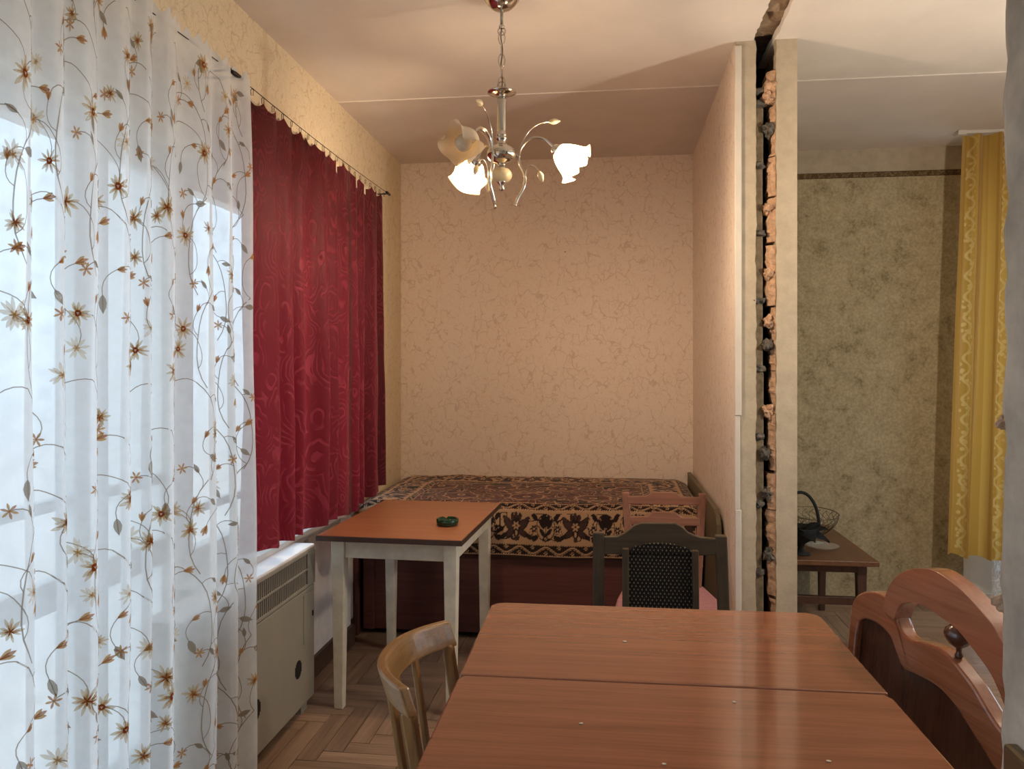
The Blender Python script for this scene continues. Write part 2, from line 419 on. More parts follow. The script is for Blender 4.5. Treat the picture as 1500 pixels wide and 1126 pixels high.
def yellow_mat():
    m,nt,out = new_mat('gold_curtain')
    tc = nt.nodes.new('ShaderNodeTexCoord'); sp = nt.nodes.new('ShaderNodeSeparateXYZ'); nt.links.new(tc.outputs['UV'],sp.inputs[0])
    u = sp.outputs[0]; v = sp.outputs[1]
    # a scrolling vine in every second stripe
    per=.16; fu = math_(nt,'SUBTRACT', math_(nt,'FRACT', math_(nt,'DIVIDE',u,per)), .5)
    wav = math_(nt,'MULTIPLY', math_(nt,'SINE', math_(nt,'MULTIPLY',v,2*PI/.11)), .10)
    d = math_(nt,'ABSOLUTE', math_(nt,'SUBTRACT', fu, wav))
    vine = ramp(nt, d, [(.025,1.0),(.06,0.0)])
    sv = nt.nodes.new('ShaderNodeTexVoronoi'); sv.inputs['Scale'].default_value=34; nt.links.new(tc.outputs['UV'],sv.inputs[0])
    lf = math_(nt,'MULTIPLY', ramp(nt, sv.outputs['Distance'], [(.3,1.0),(.4,0.0)]), ramp(nt, math_(nt,'ABSOLUTE',fu), [(.16,1.0),(.2,0.0)]))
    pat = math_(nt,'MAXIMUM', vine, lf)
    stripe = ramp(nt, math_(nt,'FRACT', math_(nt,'DIVIDE',u,.08)), [(.48,0.0),(.52,1.0)])
    col = mix(nt, stripe, lin(206,166,80), lin(190,148,66))
    col = mix(nt, math_(nt,'MULTIPLY',math_(nt,'MULTIPLY',pat,.55), ramp(nt, math_(nt,'FRACT', math_(nt,'DIVIDE',u,.32)), [(.47,1.0),(.5,0.0)])), col, lin(232,206,134))
    dd = nt.nodes.new('ShaderNodeBsdfPrincipled'); nt.links.new(col,dd.inputs['Base Color']); dd.inputs['Roughness'].default_value=.45; dd.inputs['Sheen Weight'].default_value=.3
    t = nt.nodes.new('ShaderNodeBsdfTranslucent'); nt.links.new(col,t.inputs[0])
    m1 = nt.nodes.new('ShaderNodeMixShader'); m1.inputs[0].default_value=.42
    nt.links.new(dd.outputs[0],m1.inputs[1]); nt.links.new(t.outputs[0],m1.inputs[2]); nt.links.new(m1.outputs[0],out.inputs[0]); return m
M['yellow'] = yellow_mat()
def lace_mat():
    m,nt,out = new_mat('patterned_lace')
    tc = nt.nodes.new('ShaderNodeTexCoord')
    n = nt.nodes.new('ShaderNodeMapping'); n.inputs['Scale'].default_value=(9,9,1); nt.links.new(tc.outputs['UV'],n.inputs[0])
    f = noise(nt, n.outputs[0], 2.2, 1, .5, 1.4)
    d = math_(nt,'ABSOLUTE', math_(nt,'SUBTRACT', f, .5)); l = ramp(nt,d,[(.02,0.1),(.04,.62)])
    cloth_mix(nt,out,(.85,.85,.85,1),.5,l); return m
M['lace'] = lace_mat()
def mesh_panel_mat():
    m,nt,out = new_mat('black_woven_panel'); p = principled(nt,out,lin(26,20,16),.7,0,.2)
    tc = nt.nodes.new('ShaderNodeTexCoord'); sp = nt.nodes.new('ShaderNodeSeparateXYZ'); nt.links.new(tc.outputs['Object'],sp.inputs[0])
    a = math_(nt,'SINE', math_(nt,'MULTIPLY', math_(nt,'ADD',sp.outputs[0],math_(nt,'MULTIPLY',sp.outputs[2],.62)), 2*PI/.0122))
    b = math_(nt,'SINE', math_(nt,'MULTIPLY', math_(nt,'SUBTRACT',sp.outputs[0],math_(nt,'MULTIPLY',sp.outputs[2],.62)), 2*PI/.0122))
    k = math_(nt,'MULTIPLY', math_(nt,'ADD',a,1), math_(nt,'ADD',b,1))
    nt.links.new(ramp(nt, math_(nt,'DIVIDE',k,4), [(.66,lin(26,20,16)),(.84,lin(138,118,90))]), p.inputs['Base Color'])
    bump(nt,p,k,.4,.002); return m
M['woven'] = mesh_panel_mat()
def attr_mat():
    m,nt,out = new_mat('tapestry_bedspread'); p = principled(nt,out,(1,1,1,1),.9,0,.2)
    a = nt.nodes.new('ShaderNodeAttribute'); a.attribute_name='weave'; 
    nt.links.new(a.outputs['Color'],p.inputs['Base Color'])
    p.inputs['Sheen Weight'].default_value=.15
    bump(nt,p,noise(nt,coords(nt),500,2),.3,.002); return m
M['tapestry'] = attr_mat()
def green_glass():
    m,nt,out = new_mat('green_glass'); p = principled(nt,out,lin(16,64,44),.08,0,.6)
    p.inputs['Transmission Weight'].default_value=.35; return m
M['green'] = green_glass()
def dish():
    m,nt,out = new_mat('clear_dish'); p = principled(nt,out,lin(214,214,204),.08,0,.6); p.inputs['Alpha'].default_value=.2; return m
M['clear'] = dish()

# ------------------------------------------------------------------ room shell
XL, XP0, XP1, YB, YJ = -1.295, .482, .712, 4.754, 3.14
XR, YF = 3.0, -1.3
def struct(name, mb, mat, bevel=0, parent=None):
    o = mb.build(name, mat, parent, bevel)
    if parent is None: o['kind']='structure'
    return o
# floor with herringbone planks
fl = MB(); fl.box(XL-.3, XR+.1, YF-.1, YB+.3, -.15, -.012); floor = struct('floor', fl, M['subfloor'])
PW, PL, GAP = .072, .36, .0012
near, rest = [], []
def plank_shape(x0,x1,y0,y1):
    g=GAP
    return x0+g, x1-g, y0+g, y1-g
for kk in range(-60,90):
    for jj in range(-22,22):
        for ori in (0,1):
            if ori==0: x,y,w,h_ = kk*PW+jj*PL, kk*PW-jj*PL, PL, PW
            else: x,y,w,h_ = (kk-1)*PW+jj*PL, kk*PW-jj*PL, PW, PL
            x0,x1,y0,y1 = x,x+w,y,y+h_
            x0=max(x0,XL-.1); x1=min(x1,XR); y0=max(y0,YF); y1=min(y1,YB+.1)
            if x1-x0<.008 or y1-y0<.008: continue
            cx,cy=(x0+x1)/2,(y0+y1)/2
            vis = (-1.25<cx<-.2 and 1.75<cy<3.95)
            (near if vis else rest).append((x0,x1,y0,y1,ori))
near.sort(key=lambda p:p[2]); 
rest += near[290:]; near = near[:290]
for (x0,x1,y0,y1,ori) in near:
    m = MB(); a=plank_shape(x0,x1,y0,y1); m.box(*a,-.012,random.uniform(-.0006,.0006))
    o = m.build('plank', M['parquet'] if ori==0 else M['parquet_y'], floor, recalc=False)
m = MB()
for (x0,x1,y0,y1,ori) in rest:
    m.box(*plank_shape(x0,x1,y0,y1),-.012,random.uniform(-.0006,.0006), ori)
o = m.build('parquet', [M['parquet'],M['parquet_y']], floor, recalc=False); o['kind']='stuff'

# left (window) wall: openings at z .78-2.02
WZ0, WZ1 = .665, 2.02
XW = XL-.26
wlft = MB()
win = [(-1.0,1.97),(1.97,2.42),(2.42,3.86)]
WLOW = .14
wlft.box(XW, XL, YF, YB+.2, WZ1, H)
wlft.box(XW, XL, YF, win[0][0], 0, WZ1); wlft.box(XW, XL, win[2][1], YB+.2, 0, WZ1)
struct('wall_left', wlft, M['paper_left'])
ap = MB(); ap.box(XW, XL, win[2][0], 3.86, 0, WZ0); ap.box(XW, XL, win[0][0], win[1][1], 0, WLOW)
ap.box(XL, XL+.02, 3.2, 3.235, 0, .64); ap.box(XL, XL+.035, 3.56, 3.70, 0, .64)
struct('wall_left_low', ap, M['low_white'])
sl = MB(); sl.box(XW+.1, XL+.03, win[2][0]-.03, 3.86, WZ0-.035, WZ0+.003)
struct('trim_1', sl, M['frame'], .004)
bb = MB(); bb.box(XL, XL+.018, YF, 3.55, 0, .09); bb.box(XL, XL+.055, 3.55, 3.71, 0, .1); bb.box(XL, XL+.018, 3.71, YB, 0, .09)
struct('baseboard_left', bb, M['baseboard'], .004)
for i,(y0,y1) in enumerate(win):
    w = empty('window_%d'%(i+1), (0,0,0)); w['kind']='structure'
    xf0, xf1 = XW+.10, XW+.16
    f = MB()
    zb = WLOW if i<2 else WZ0
    for a in ((y0,y1,zb,zb+.07),(y0,y1,WZ1-.07,WZ1),(y0,y0+.07,zb+.07,WZ1-.07),(y1-.07,y1,zb+.07,WZ1-.07)):
        f.box(xf0,xf1,*a)
    f.build('window_frame', M['frame'], w, .004)
    n = (4,1,2)[i]
    for k in range(1,n):
        yc = y0+(y1-y0)*k/n
        box_obj('mullion', (xf0,xf1,yc-.05,yc+.05,zb+.07,WZ1-.07), M['frame'], w, .004)
    for k in range(n):
        a=y0+.07 if k==0 else y0+(y1-y0)*k/n+.05; b=y1-.07 if k==n-1 else y0+(y1-y0)*(k+1)/n-.05
        for z0_,z1_ in (((.73,.81),(.985,1.015)) if i<2 else ((WZ0+.185,WZ0+.215),)):
            box_obj('transom_bar', (xf0+.01,xf1-.01,a,b,z0_,z1_), M['frame'], w, .003)
        m = MB(); m.add([(xf0+.03,a,zb+.07),(xf0+.03,b,zb+.07),(xf0+.03,b,WZ1-.07),(xf0+.03,a,WZ1-.07)],[(0,1,2,3)])
        m.build('pane', M['frosted'] if i==1 else M['glass'], w)

# back walls
b = MB(); b.box(XL-.26, (XP0+XP1)/2, YB, YB+.2, 0, H); struct('wall_back', b, M['paper'])
b = MB(); DX0, DX1, DZ = 1.99, 2.86, 2.335
b.box((XP0+XP1)/2, DX0, YB, YB+.2, 0, 2.466); b.box(DX1, XR+.1, YB, YB+.2, 0, 2.466); b.box(DX0, DX1, YB, YB+.2, DZ, 2.466)
struct('wall_back_side_room', b, M['side_paper'])
b = MB(); b.box((XP0+XP1)/2, XR+.1, YB, YB+.2, 2.466, H); struct('wall_back_frieze', b, M['plaster'])
b = MB(); b.box(XP1, 2.35, YB-.003, YB+.003, 2.448, 2.480); struct('trim_2', b, M['border'])
b = MB(); b.box(XP1, DX0, YB-.02, YB, 0, .03); b.box(DX1, XR, YB-.02, YB, 0, .03); struct('baseboard_back', b, M['baseboard'], .004)
# door with window light in the side room
d = empty('door_1'); d['kind']='structure'
f = MB(); y0,y1 = YB+.04, YB+.10
for a in ((DX0,DX0+.06,0,DZ),(DX1-.06,DX1,0,DZ),(DX0+.06,DX1-.06,DZ-.06,DZ),(DX0+.06,DX1-.06,0,.06)): f.box(a[0],a[1],y0,y1,a[2],a[3])
f.build('door_frame', M['frame'], d, .004)
box_obj('lower_panel', (DX0+.06,DX1-.06,y0+.015,y1-.015,.06,.30), M['frame'], d, .003)
box_obj('glazing_bar', (DX0+.06,DX1-.06,y0+.005,y1-.005,.30,.36), M['frame'], d, .003)
m = MB(); m.add([(DX0+.06,y0+.03,.36),(DX1-.06,y0+.03,.36),(DX1-.06,y0+.03,DZ-.06),(DX0+.06,y0+.03,DZ-.06)],[(0,1,2,3)]); m.build('pane', M['glass'], d)

b = MB(); b.box(XR, XR+.2, YF, .2, 0, H); b.box(XR, XR+.2, 3.3, YB, 0, H); b.box(XR, XR+.2, .2, 3.3, 0, .8); b.box(XR, XR+.2, .2, 3.3, 2.1, H)
struct('wall_right', b, M['side_paper'])
w = empty('window_4'); w['kind']='structure'; f = MB()
for a in ((.2,3.3,.8,.87),(.2,3.3,2.03,2.1),(.2,.27,.87,2.03),(3.23,3.3,.87,2.03),(1.70,1.80,.87,2.03)): f.box(XR+.06,XR+.12,*a)
f.build('window_frame', M['frame'], w, .004)
for a,c in ((.27,1.70),(1.80,3.23)):
    m = MB(); m.add([(XR+.09,a,.87),(XR+.09,c,.87),(XR+.09,c,2.03),(XR+.09,a,2.03)],[(0,1,2,3)]); m.build('pane', M['glass'], w)
b = MB(); b.box(XL-.26, XR+.2, YF-.2, YF, 0, H); struct('wall_front', b, M['paper'])

# ceiling: two plaster slabs with a ragged channel where the wall was taken out
GX0, GX1 = .548, .628
def ragged(x, y, seed, amp=.006):
    return x + amp*(mnoise.noise(Vector((seed, y*9, 0)))*1.6 + mnoise.noise(Vector((seed, y*40, 3))))
cl = empty('ceiling'); cl['kind']='structure'
def ceil_sheet(x0, x1, ya, yb, z, rag0, rag1, jag=True):
    m = MB(); n = max(2,int((yb-ya)/.02)); rows=[]
    for i in range(n+1):
        y = ya+(yb-ya)*i/n
        a = ragged(x0,y,3) if rag0 else x0; c = ragged(x1,y,9) if rag1 else x1
        rows.append((a,c,y))
    vs=[]; fs=[]
    for a,c,y in rows: vs += [(a,y,z),(c,y,z),(c,y,z+.03),(a,y,z+.03)]
    for i in range(n):
        p=4*i; q=p+4
        for k in range(4): fs.append((p+k,p+(k+1)%4,q+(k+1)%4,q+k))
    fs += [(0,1,2,3),tuple(4*n+k for k in (3,2,1,0))]
    m.add(vs,fs); return m
yj = 3.62
ceil_sheet(XL-.26, GX0, YF, yj, H, False, True).build('plaster_sheet', M['ceil'], cl)
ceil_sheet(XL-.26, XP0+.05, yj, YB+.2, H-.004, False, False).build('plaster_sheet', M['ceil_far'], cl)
ceil_sheet(GX1, XR+.2, YF, 3.60, H, True, False).build('plaster_sheet', M['ceil'], cl)
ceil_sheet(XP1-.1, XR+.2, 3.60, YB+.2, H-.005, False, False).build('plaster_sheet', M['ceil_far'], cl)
# rough lip of filler along the joint
m = MB(); vs=[]; fs=[]; n=140
for i in range(n+1):
    x = XL+(XP0-XL)*i/n
    w1=.005+.010*abs(mnoise.noise(Vector((x*14,1,0)))); w2=.006+.006*mnoise.noise(Vector((x*22,5,0)))
    vs += [(x,yj-w1,H),(x,yj-.004,H-.0042-.0015*mnoise.noise(Vector((x*30,0,0)))),(x,yj+w2,H-.004)]
for i in range(n):
    for k in range(2): fs.append((3*i+k,3*i+k+1,3*i+4+k,3*i+3+k))
m.add(vs,fs); m.build('filler_ridge', M['ceil'], cl)
m = MB(); m.box(XL-.3, XR+.3, YF-.2, YB+.3, H+.075, H+.2); m.build('slab', M['plaster_raw'], cl)
m = MB(); ny=260
m.grid(5, ny, lambda u,v: (GX0-.02+(GX1-GX0+.04)*u, YF+(YJ+.05-YF)*v, H+.034+.02*mnoise.noise(Vector((u*2,v*60,0)))+.012*mnoise.noise(Vector((u*9,v*200,2)))), 0, False)
m.build('raw_channel', M['plaster_raw'], cl)

# partition that still stands at the alcove: two plaster skins round a broken brick core
pt = MB(); pt.box(XP0, .559, YJ, YB, 0, H); 
pw = empty('wall_partition'); pw['kind']='structure'
def ragged_strip(x0, x1, rag, y0, y1, seed, amp=.005, z1=H):
    m = MB(); n=150; vs=[]; fs=[]
    for i in range(n+1):
        z = z1*i/n
        d = amp*(mnoise.noise(Vector((seed,z*7,0)))+.9*mnoise.noise(Vector((seed,z*28,4)))+.5*mnoise.noise(Vector((seed,z*70,4))))
        a = x0+(d if rag==0 else 0); c = x1+(d if rag==1 else 0)
        vs += [(a,y0,z),(c,y0,z),(c,y1,z),(a,y1,z)]
    for i in range(n):
        p=4*i;q=p+4
        for k in range(4): fs.append((p+k,p+(k+1)%4,q+(k+1)%4,q+k))
    fs += [(0,3,2,1),tuple(4*n+k for k in (0,1,2,3))]
    m.add(vs,fs); return m
ragged_strip(XP0+.001,.558,1,YJ,YJ+.05,2).build('plaster_skin', M['plaster'], pw)
ragged_strip(.634,XP1,0,YJ,YJ+.05,5,.004).build('plaster_skin', M['plaster'], pw)
m = MB(); m.box(XP0,.545,YJ+.02,YB,0,H); m.build('wall_face', M['paper'], pw)
m = MB(); m.box(.65,XP1-.001,YJ+.05,YB,0,H); m.build('wall_face', M['side_paper'], pw)
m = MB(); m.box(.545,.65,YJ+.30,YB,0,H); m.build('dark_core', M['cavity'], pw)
# brick ends behind the crack: narrow dark ones on one side
z = .03; k=0
edges=[]
while z < H-.05:
    hgt = .265 if z<1.9 else .24
    z1=min(z+hgt-.02, H-.20)
    if z1-z>.06:
        m = MB(); dx=random.uniform(-.004,.004); dz=random.uniform(0,.012)
        m.box(.546,.590+dx,YJ+.018+dz,YJ+.28,z,z1); m.build('brick', M['brick'], pw, .006)
    # mortar bed between courses
    m = MB(); m.blob((.572,YJ+.05,z1+.012),(.030,.05,.017),k*3.1,2,0,.5); m.build('mortar_joint', M['cement'], pw)
    edges.append(z1+.012); z += hgt; k+=1
# ragged clay edge on the other side, one piece per course with lumps
prev=0.0; zz=0.02; k=0
while zz < H-.12:
    ln = random.uniform(.10,.26); z1=min(zz+ln,H-.10)
    m = MB(); n=26; vs=[]; fs=[]
    base = random.choice((.602,.606,.610,.614,.618))
    for i in range(n+1):
        t=i/n; z=zz+(z1-zz)*t
        xl = base + .016*mnoise.noise(Vector((z*16,k,1))) + .008*mnoise.noise(Vector((z*60,k,7)))
        for j,(x,yy) in enumerate(((.648,.01),(.632,.004),(xl+.012,.012),(xl,.03),(xl+.004,.12),(.648,.12))):
            rj = .004*mnoise.noise(Vector((z*45,j*3.3,k)))
            vs.append((x+(rj if 0<j<5 else 0), YJ+yy+rj*(1 if j<4 else 0), z))
    for i in range(n):
        for j in range(6): fs.append((6*i+j,6*i+(j+1)%6,6*i+6+(j+1)%6,6*i+6+j))
    fs += [tuple(range(6))[::-1], tuple(6*n+j for j in range(6))]
    m.add(vs,fs); m.build('broken_clay', M['mortar'], pw)
    zz = z1+random.uniform(.0,.015); k+=1
for i,(zc,xc,r,mt) in enumerate(((.30,.612,.022,'cement'),(.62,.615,.024,'cement'),(.86,.606,.022,'cement'),(1.18,.607,.026,'mortar'),(1.44,.603,.022,'cement'),(1.53,.612,.022,'mortar'),
        (1.72,.609,.022,'mortar'),(1.97,.607,.019,'mortar'),(2.28,.611,.024,'cement'),(2.44,.616,.030,'mortar'),(2.40,.606,.024,'mortar'),(1.02,.596,.022,'cement'))):
    m = MB(); m.blob((xc,YJ+.03,zc),(r,.03,r*1.15),i*5.3,3,0,.55); m.build('mortar_lump', M[mt], pw)
# conduit on the corner
c = MB(); c.box(XP0-.006,.502,YJ-.012,YJ,1.165,H-.02); c.box(XP0-.004,.502,YJ-.010,YJ,0.0,.80); c.box(XP0-.006,.497,YJ-.008,YJ,.80,1.165)
struct('trim_3', c, M['plastic'], .003)
b = MB(); b.box(XP0-.016,XP0,YJ,YB,0,.08); struct('baseboard_partition', b, M['baseboard'], .004)

# near stump of the demolished wall
ns = empty('wall_partition_near'); ns['kind']='structure'
XS0, XS1, YS = .50, .73, 1.11
m = MB(); nz=130; ny=3
def stub(u,v):
    pass
vs=[]; fs=[]
for i in range(nz+1):
    z=H*i/nz
    d=.010*mnoise.noise(Vector((2,z*5,0)))+.007*mnoise.noise(Vector((2,z*22,0)))+.004*mnoise.noise(Vector((2,z*60,0)))
    lean = -.035*(z/H-.3)
    e=.006*mnoise.noise(Vector((8,z*18,0)))
    vs += [(XS0,YF,z),(XS0+e*.5,YS-.03+d+lean,z),(XS0+.012+e,YS+d+lean,z),(XS0+.06,YS+.012+d+lean+e,z),(XS1,YS+d+lean,z),(XS1,YF,z)]
for i in range(nz):
    for k in range(6): fs.append((6*i+k,6*i+(k+1)%6,6*i+6+(k+1)%6,6*i+6+k))
m.add(vs,fs); m.build('plaster_skin', M['stub'], ns)
for i,(zc,yc,r) in enumerate(((1.045,YS-.014,.011),(1.28,YS-.024,.009),(1.9,YS-.040,.010),(2.2,YS-.046,.012))):
    m = MB(); m.blob((XS0+.012,yc,zc),(.016,r,r*1.2),i*3.7+1,3,0,.5); m.build('broken_clay', M['mortar'], ns)
# light switch plate low on the stump
m = MB(); m.box(XS0-.016,XS0+.004,.98,1.05,.825,.885); sw = m.build('switch_plate', M['wire'], None, .006)
tag(sw,'small grey metal box fixed low on the broken plaster edge by the table','switch box')

# ------------------------------------------------------------------ bed and tapestry spread
bed = empty('bed', (0,0,0))
tag(bed,'low dark red veneered bed with an olive end board, filling the wallpapered alcove','bed')
BX0, BX1, BY = XL+.03, .440, 3.86
box_obj('base', (BX0+.02,BX1-.01,BY,YB-.02,.03,.455), M['bed_wood'], bed, .004)
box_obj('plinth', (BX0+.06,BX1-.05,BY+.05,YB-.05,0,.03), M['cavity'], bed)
box_obj('front_stile', (BX0+.02,BX0+.075,BY-.012,BY,.03,.46), M['bed_wood'], bed, .003)
box_obj('mattress', (BX0+.03,BX1-.02,BY+.02,YB-.02,.455,.655), M['thread_cream'], bed, .03)
hp = [(3.42,.0),(YB-.03,.0),(YB-.03,.735),(3.62,.735),(3.53,.732),(3.47,.715),(3.435,.68),(3.42,.63)]
m = MB(); m.prism(hp, .447, .468, lambda u,v,d:(d,u,v)); tag(m.build('end_board', M['bed_panel'], bed, .004),'olive end board with a rounded front corner')
m = MB(); m.box(BX0-.022,BX0-.001,BY-.03,YB-.03,.0,.47); m.build('end_board', M['bed_wood'], bed, .003)

def paint_weave(nx, ny, Lx, Ly):
    """colours of the woven cover; x across the bed, y from the front hem backwards (metres)"""
    X,Y = np.meshgrid(np.linspace(0,Lx,nx), np.linspace(0,Ly,ny))
    tan = np.array(lin(178,144,112)[:3]); blk = np.array(lin(38,26,26)[:3]); red = np.array(lin(92,54,46)[:3]); mid=np.array(lin(66,46,42)[:3])
    C = np.zeros((ny,nx,3)); C[:] = red
    rng = np.random.RandomState(5)
    def vnoise(fx, fy, seed):
        r = np.random.RandomState(seed); g = r.rand(80,120)
        u = X*fx; v = Y*fy; i=np.floor(u).astype(int); j=np.floor(v).astype(int); a=u-i; b=v-j
        a=a*a*(3-2*a); b=b*b*(3-2*b)
        G=lambda jj,ii: g[jj%80, ii%120]
        return (G(j,i)*(1-a)+G(j,i+1)*a)*(1-b)+(G(j+1,i)*(1-a)+G(j+1,i+1)*a)*b
    def put(mask, c): C[mask]=c
    # field: scrolls outlined in tan
    wx = vnoise(9,9,1)-.5; wy = vnoise(9,9,2)-.5
    n1 = vnoise(7,7,3)+.45*vnoise(16,16,4)+.25*np.sin((X+wx*.12)*40)*np.cos((Y+wy*.12)*40)
    lev = (n1*3.2)%1
    put(lev<.17, blk); put((lev>.17)&(lev<.28), tan)
    n2 = vnoise(26,26,6)
    put((n2>.66), blk); put((n2>.60)&(n2<.66), tan); put((n2>.78), mid)
    # scalloped medallions
    for cx in np.arange(.15,Lx,.34):
        for cy in (.42,.72,1.0):
            dx=X-cx-(.17 if cy==.72 else 0); dy=(Y-cy); r=np.hypot(dx,dy); a=np.arctan2(dy,dx)
            R=.085+.012*np.abs(np.sin(4*a))
            put((r<R)&(r>R-.009), tan); put((r<R-.009), red)
            rr=.04+.012*np.cos(6*a); put(r<rr, blk); put((r<.022), tan); put(r<.012, red)
    def dist(u,v,cu,cv): return np.hypot(u-cu, v-cv)
    def ell(u,v,cu,cv,a,b,t=0):
        c,s=math.cos(t),math.sin(t); p=(u-cu)*c+(v-cv)*s; q=-(u-cu)*s+(v-cv)*c
        return (p/a)**2+(q/b)**2
    def guard(u, v, w, sel):
        """u along, v across 0..w"""
        put(sel, blk)
        t=v/w
        put(sel&((t<.07)|(t>.93)), tan); put(sel&((t>.10)&(t<.15)|(t>.85)&(t<.90))&((u%.012)<.006), tan)
        wave=.5+.24*np.sin(u*2*PI/.13)
        put(sel&(np.abs(t-wave)<.055), tan)
        put(sel&(np.abs(t-wave+.13)<.022), tan)
        for off,ct in ((.0325,.30),(.0975,.70)):
            uu=(u-off+.065)%.13-.065; r=np.hypot(uu,(t-ct)*w); a=np.arctan2((t-ct)*w,uu)
            rr=.0075+.004*np.cos(6*a); put(sel&(r<rr)&(r>.0035), tan)
    def band(u, v, w, sel):
        put(sel, tan)
        nv=vnoise(30,30,8); put(sel&(np.abs(nv-.5)<.045)&(v>.012)&(v<w-.012), blk)
        P=.29
        uu=u%P
        def shape(mask, c=blk): put(sel&mask, c)
        k=w/.145
        vv=v/k
        def sym(fn, c0):
            for sgn in (-1,1): fn(sgn, c0)
        # vine arches
        for c0 in (.0725,):
            r=ell(uu,vv,c0,.072,.046,.062); shape((r<1)&(r>.84))
            # tulip bouquet
            for dx,dy,a,b,t in ((0,.10,.014,.026,0),(-.020,.088,.010,.026,.5),(.020,.088,.010,.026,-.5),(-.012,.112,.010,.016,.2),(.012,.112,.010,.016,-.2)):
                shape(ell(uu,vv,c0+dx,dy,a,b,t)<1)
            for dx,dy,a,b,t in ((-.016,.052,.008,.020,.7),(.016,.052,.008,.020,-.7),(0,.055,.0025,.04,0)): shape(ell(uu,vv,c0+dx,dy,a,b,t)<1)
            d=np.abs(uu-c0)+np.abs(vv-.022); shape(d<.016); shape(d<.008, tan); shape(d<.004, blk)
            for dx in (-.058,.058):
                r=dist(uu,vv,c0+dx,.066); a_=np.arctan2(vv-.066,uu-c0-dx); shape(r<.014+.004*np.cos(6*a_)); shape(r<.005, tan)
            for dx,dy,t in ((-.052,.118,.6),(.052,.118,-.6),(-.052,.024,-.8),(.052,.024,.8)):
                shape(ell(uu,vv,c0+dx,dy,.011,.018,t)<1); shape(ell(uu,vv,c0+dx*1.16,dy+.006,.006,.012,t*1.6)<1)
        c0=.2175
        for sgn in (-1,1):
            for dx,dy,a,b,t in ((.032,.082,.020,.040,-.75),(.030,.046,.015,.034,-2.1),(.014,.110,.011,.022,-.3),(.050,.108,.009,.018,-1.0)):
                r=ell(uu,vv,c0+sgn*dx,dy,a,b,sgn*t); shape(r<1); shape((r<.60)&(r>.0), mid)
            for dx,dy,t in ((.062,.030,.9),): shape(ell(uu,vv,c0+sgn*dx,dy,.010,.020,sgn*t)<1)
            r=ell(uu,vv,c0+sgn*.05,.070,.022,.052,sgn*-.2); shape((r<1)&(r>.86)&(np.abs(uu-c0)>.05))
        shape(ell(uu,vv,c0,.075,.017,.056)<1)
        r=dist(uu,vv,c0,.078); a_=np.arctan2(vv-.078,uu-c0); shape(r<.015+.005*np.cos(6*a_), tan); shape(r<.006, red)
        shape(ell(uu,vv,c0,.125,.008,.013)<1, mid); shape(ell(uu,vv,c0,.022,.010,.013)<1, mid); shape((ell(uu,vv,c0,.045,.006,.012)<1), tan)
    g1,b1,g2 = .064,.158,.048
    def edge_bands(d, u):
        s=[.004, .004+g1, .004+g1+b1, .004+g1+b1+g2]
        sel=d<s[3]
        guard(u, d-s[0], g1, sel&(d<s[1])); band(u, d-s[1], b1, sel&(d>=s[1])&(d<s[2])); guard(u, d-s[2], g2, sel&(d>=s[2]))
        put(d<.004, blk)
    edge_bands(X+.0, Y); edge_bands(Lx-X, Y)
    # long edges win at the corners
    dB=(Ly-Y); m0=np.minimum(Y,dB)
    edge_bands(np.where(m0<=np.minimum(X,Lx-X)+.0, dB, 9), X)
    edge_bands(np.where(Y<=.285, Y, 9), X)
    C *= (1+.10*(rng.rand(ny,nx,1)-.5))
    return C
path = [(3.828,.425),(3.820,.55),(3.824,.652),(3.838,.676),(3.868,.688),(4.1,.690),(4.40,.688),(4.58,.692),(4.66,.698),(4.735,.690)]
pp=[Vector(p) for p in path]; cum=[0]
for a,b_ in zip(pp,pp[1:]): cum.append(cum[-1]+(b_-a).length)
LY=cum[-1]; LX=BX1-.004-(BX0+.006)
NX,NY=470,310
Cw=paint_weave(NX,NY,LX,LY)
def path_at(t):
    for i in range(len(cum)-1):
        if t<=cum[i+1] or i==len(cum)-2:
            k=(t-cum[i])/(cum[i+1]-cum[i]); k=min(1,max(0,k)); return pp[i].lerp(pp[i+1],k)
rows=[path_at(LY*j/(NY-1)) for j in range(NY)]
vs=[]
for j in range(NY):
    for i in range(NX):
        x=BX0+.006+LX*i/(NX-1); y,z=rows[j]; t=j/(NY-1)
        wv=mnoise.noise(Vector((x*4,t*7,0)))
        if t<.16: y+= .007*mnoise.noise(Vector((x*6,t*3,2)))*(1-t*3); z+=.016*mnoise.noise(Vector((x*2.2,9,0)))*(1-t/.16)
        else: z+= .008*wv+.004*mnoise.noise(Vector((x*11,t*22,4)))
        ed=min(x-BX0,BX1-x)
        if ed<.10: z-= (.10-ed)**2*3.0
        z = max(z,.666) if t>.27 else z
        vs.append((x,y,z))
idx=np.arange(NX*NY).reshape(NY,NX)
fs=np.stack([idx[:-1,:-1],idx[:-1,1:],idx[1:,1:],idx[1:,:-1]],-1).reshape(-1,4).tolist()
me=bpy.data.meshes.new('bedspread'); me.from_pydata(vs,[],fs); me.materials.append(M['tapestry'])
ca=me.color_attributes.new('weave','FLOAT_COLOR','POINT')
buf=np.ones((NX*NY,4),dtype=np.float32); buf[:,:3]=Cw.reshape(-1,3); ca.data.foreach_set('color',buf.ravel())
me.polygons.foreach_set('use_smooth',[True]*len(fs)); me.update()
spread=bpy.data.objects.new('bedspread',me); COL.objects.link(spread)
tag(spread,'brown, black and tan flowered tapestry bedspread lying over the bed','bedspread')
m=MB()
for i in range(60):
    y=3.86+i*.0145; m.tube([(BX0+.005,y,.645),(BX0-.006,y+random.uniform(-.004,.004),.615),(BX0-.004,y+random.uniform(-.008,.008),.585)],.0022,5)
fr=m.build('fringe', M['thread_cream'], spread); fr['kind']='stuff'

